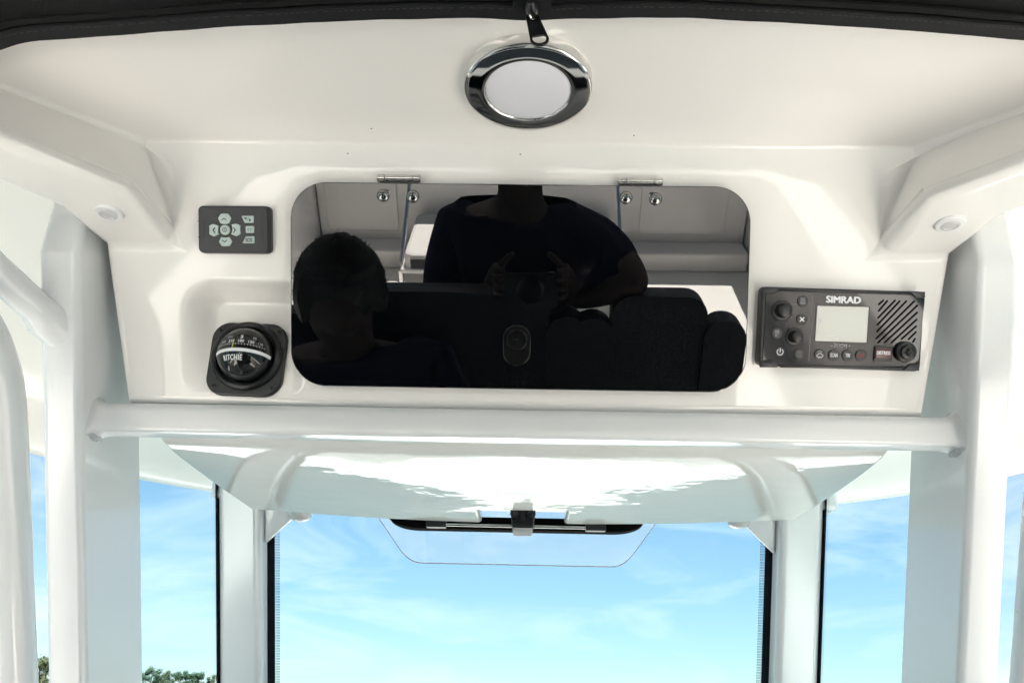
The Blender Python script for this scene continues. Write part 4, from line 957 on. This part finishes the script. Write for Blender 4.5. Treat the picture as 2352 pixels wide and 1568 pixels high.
for (x, y, r, lab, m_) in ((660, 270, 70, 'DSC|MENU', 'grey'), (648, 502, 68, 'x', 'white'), (328, 680, 70, 'AIS|IC', 'grey'), (368, 912, 62, 'power', 'white'), (617, 945, 68, 'NAV|MOB', 'dim'), (875, 950, 70, 'cloud', 'white'), (1055, 957, 70, 'SCAN', 'white'), (1228, 960, 70, 'TRI', 'white'), (1402, 962, 72, '16/9', 'red')):
    a = vp(x, y); rr = r / 4.3556 * .784 * .932 / FPX
    k = mk('button', *slab(circle(rr, 32, *a), .0158, .0176, .0006), 'blk', vhf)
    z = .01765
    if lab == 'x':
        V = [move(box(-.0034, .0034, -.0006, .0006, z, z + .0002 + .00005 * i), mw=Matrix.Translation((a[0], a[1], 0)) @ Matrix.Rotation(rad(45 + 90 * i), 4, 'Z')) for i in range(2)]
    elif lab == 'power':
        ring = [(a[0] + .0034 * math.cos(rad(t)), a[1] - .0003 + .0034 * math.sin(rad(t)), z + .0001) for t in range(125, 416, 10)]
        V = [tube(ring, .0005, 6), box(a[0] - .0005, a[0] + .0005, a[1] - .0006, a[1] + .0040, z, z + .0003)]
    elif lab == 'cloud':
        cl_ = [(-.0034, -.0010), (-.0030, -.0022), (.0028, -.0022), (.0036, -.0010), (.0030, .0004), (.0018, .0008), (.0006, .0020), (-.0010, .0016), (-.0018, .0004), (-.0030, .0002), (-.0034, -.0010)]
        V = [tube([(a[0] + x_, a[1] + y_ - .0004, z + .0001) for x_, y_ in cl_], .00035, 6)]
        V += [tube([(a[0] - .0003 + .0022 * math.cos(rad(t)), a[1] + .0012 + .0022 * math.sin(rad(t)), z + .0001), (a[0] - .0003 + .0034 * math.cos(rad(t)), a[1] + .0012 + .0034 * math.sin(rad(t)), z + .0001)], .00025, 5) for t in (40, 75, 110, 145)]
        V += [box(a[0] + d - .0003, a[0] + d + .0003, a[1] - .0042, a[1] - .0034, z, z + .0002) for d in (-.0016, 0, .0016)]
    elif '|' in lab:
        t1, t2 = lab.split('|'); V = [text(t1, .0040, a[0], a[1] + .0023, z, wid=.0017 * len(t1) if len(t1) < 4 else .0060), text(t2, .0040, a[0], a[1] - .0023, z, wid=.0017 * len(t2) if len(t2) < 4 else .0060), box(a[0] - .0030, a[0] + .0030, a[1] - .00018, a[1] + .00018, z, z + .0002)]
    else: V = [text(lab, .0060, a[0], a[1], z, bold=.008, wid={'SCAN': .0078, 'TRI': .0050, '16/9': .0064}[lab])]
    mk('button_mark', *join(*V), m_, k, smooth=False)
# distress key under its guard
dk = mk('distress_key', *slab(vl([(1580, 850), (1595, 840), (1800, 848), (1815, 862), (1800, 1030), (1788, 1040), (1578, 1035), (1565, 1020)], .018), .0158, .0182, .0008), 'blk', vhf)
mk('red_cap', *slab(vl([(1598, 868), (1798, 874), (1788, 1000), (1592, 995)], .0195), .0182, .0196, .0005), 'redkey', dk, sharp=50)
c = vp(1694, 930, .0198); mk('lettering', *text('DISTRESS', .0056, c[0], c[1], .01975, bold=.012, wid=.0150), 'white', dk, smooth=False)
c = vp(1960, 915); rr = 132 / 4.3556 * .784 * .935 / FPX
mc = mk('mic_plug', *move(lathe([(rr, .0158), (rr, .0195), (rr * .95, .0215), (rr * .70, .0225), (rr * .62, .0265), (rr * .36, .0272), (rr * .26, .0300), (rr * .20, .0310), (rr * .10, .0310), (.0001, .0290)], 40), c[0], c[1], 0), 'blk', vhf)
# diagonal speaker slots
SL = [((1690, 262), (1635, 310)), ((1740, 268), (1632, 395)), ((1840, 262), (1625, 482)), ((1900, 270), (1617, 570)), ((1985, 270), (1612, 655)), ((2085, 272), (1603, 745)), ((2125, 325), (1625, 798)), ((2122, 415), (1708, 798)), ((2115, 505), (1795, 800)), ((2110, 590), (1925, 752)), ((2105, 665), (2015, 755)), ((2095, 750), (2070, 790))]
for a, b in SL:
    a = Vector(vp(*a)); b = Vector(vp(*b)); d = (b - a).normalized(); nn = Vector((-d.y, d.x)); r = .00105
    P = [tuple(a + (-d * math.sin(t) + nn * math.cos(t)) * r) for t in [math.pi * i / 6 for i in range(7)]] + [tuple(b + (d * math.sin(t) - nn * math.cos(t)) * r) for t in [math.pi * i / 6 for i in range(7)]]
    mk('speaker_slot', *slab(P, .0159, .01612), 'slot', vhf, smooth=False)

# ================================================================== trees on the far shore
def tree(az, dist, h, wd, lm, label, seed):
    rg = random.Random(seed); a = rad(az); base = Vector((dist * math.sin(a), dist * math.cos(a), WATER + .9))
    t = empty('shore_tree', label, 'tree', Matrix.Translation(base), 'trees on the far shore')
    mk('trunk', *tube([(0, 0, -.2), (.1, 0, h * .3), (.15, .1, h * .6), (.1, .1, h * .85)], [.28, .22, .14, .05], 8), 'bark', t)
    V = []; Fs = []; cl = []
    for i in range(26):
        z = h * rg.uniform(.15, .93); k = 1 - ((z / h - .55) / .5) ** 2; r = wd * .5 * max(.15, k) * rg.uniform(.3, 1.0); an = rg.uniform(0, 2 * math.pi)
        cl.append((Vector((r * math.cos(an), r * math.sin(an), z)), h * rg.uniform(.09, .17)))
    for c, r in cl:
        for i in range(230):
            d = Vector((rg.gauss(0, 1), rg.gauss(0, 1), rg.gauss(0, .8))); p = c + d * r * .55; s = rg.uniform(.13, .30) * h / 8
            nrm = (d + Vector((0, 0, .6))).normalized(); e1 = nrm.orthogonal().normalized(); e2 = nrm.cross(e1); an = rg.uniform(0, 6.3)
            u_ = (e1 * math.cos(an) + e2 * math.sin(an)) * s; v_ = (e2 * math.cos(an) - e1 * math.sin(an)) * s * .7; b = len(V)
            V += [tuple(p - u_), tuple(p + v_), tuple(p + u_), tuple(p - v_ * .8)]; Fs.append((b, b + 1, b + 2, b + 3))
    mk('crown', V, Fs, lm, t, smooth=False)
TR = [(-30.3, 255, 9.0, 7.0, 'leafA', 'tall dark tree at the far left between rail and pillar'), (-29.0, 262, 8.0, 7.0, 'leafB', 'olive tree beside the tall dark one at the far left'),
      (-24.4, 270, 5.4, 6.5, 'leafA', 'low tree touching the pillar in the left side window'), (-23.0, 265, 6.2, 8.0, 'leafA', 'tallest round tree seen in the left side window'), (-22.2, 285, 5.9, 7.0, 'leafB', 'olive tree behind the tallest one in the left side window'), (-21.4, 272, 5.8, 6.5, 'leafA', 'middle tree of the clump in the left side window'),
      (-20.4, 268, 5.5, 5.0, 'leafA', 'thin topped tree right of the clump in the left side window'), (-19.4, 275, 5.0, 6.0, 'leafB', 'low tree beside the left windshield post')]
for i, a in enumerate(TR): tree(*a, 40 + i)
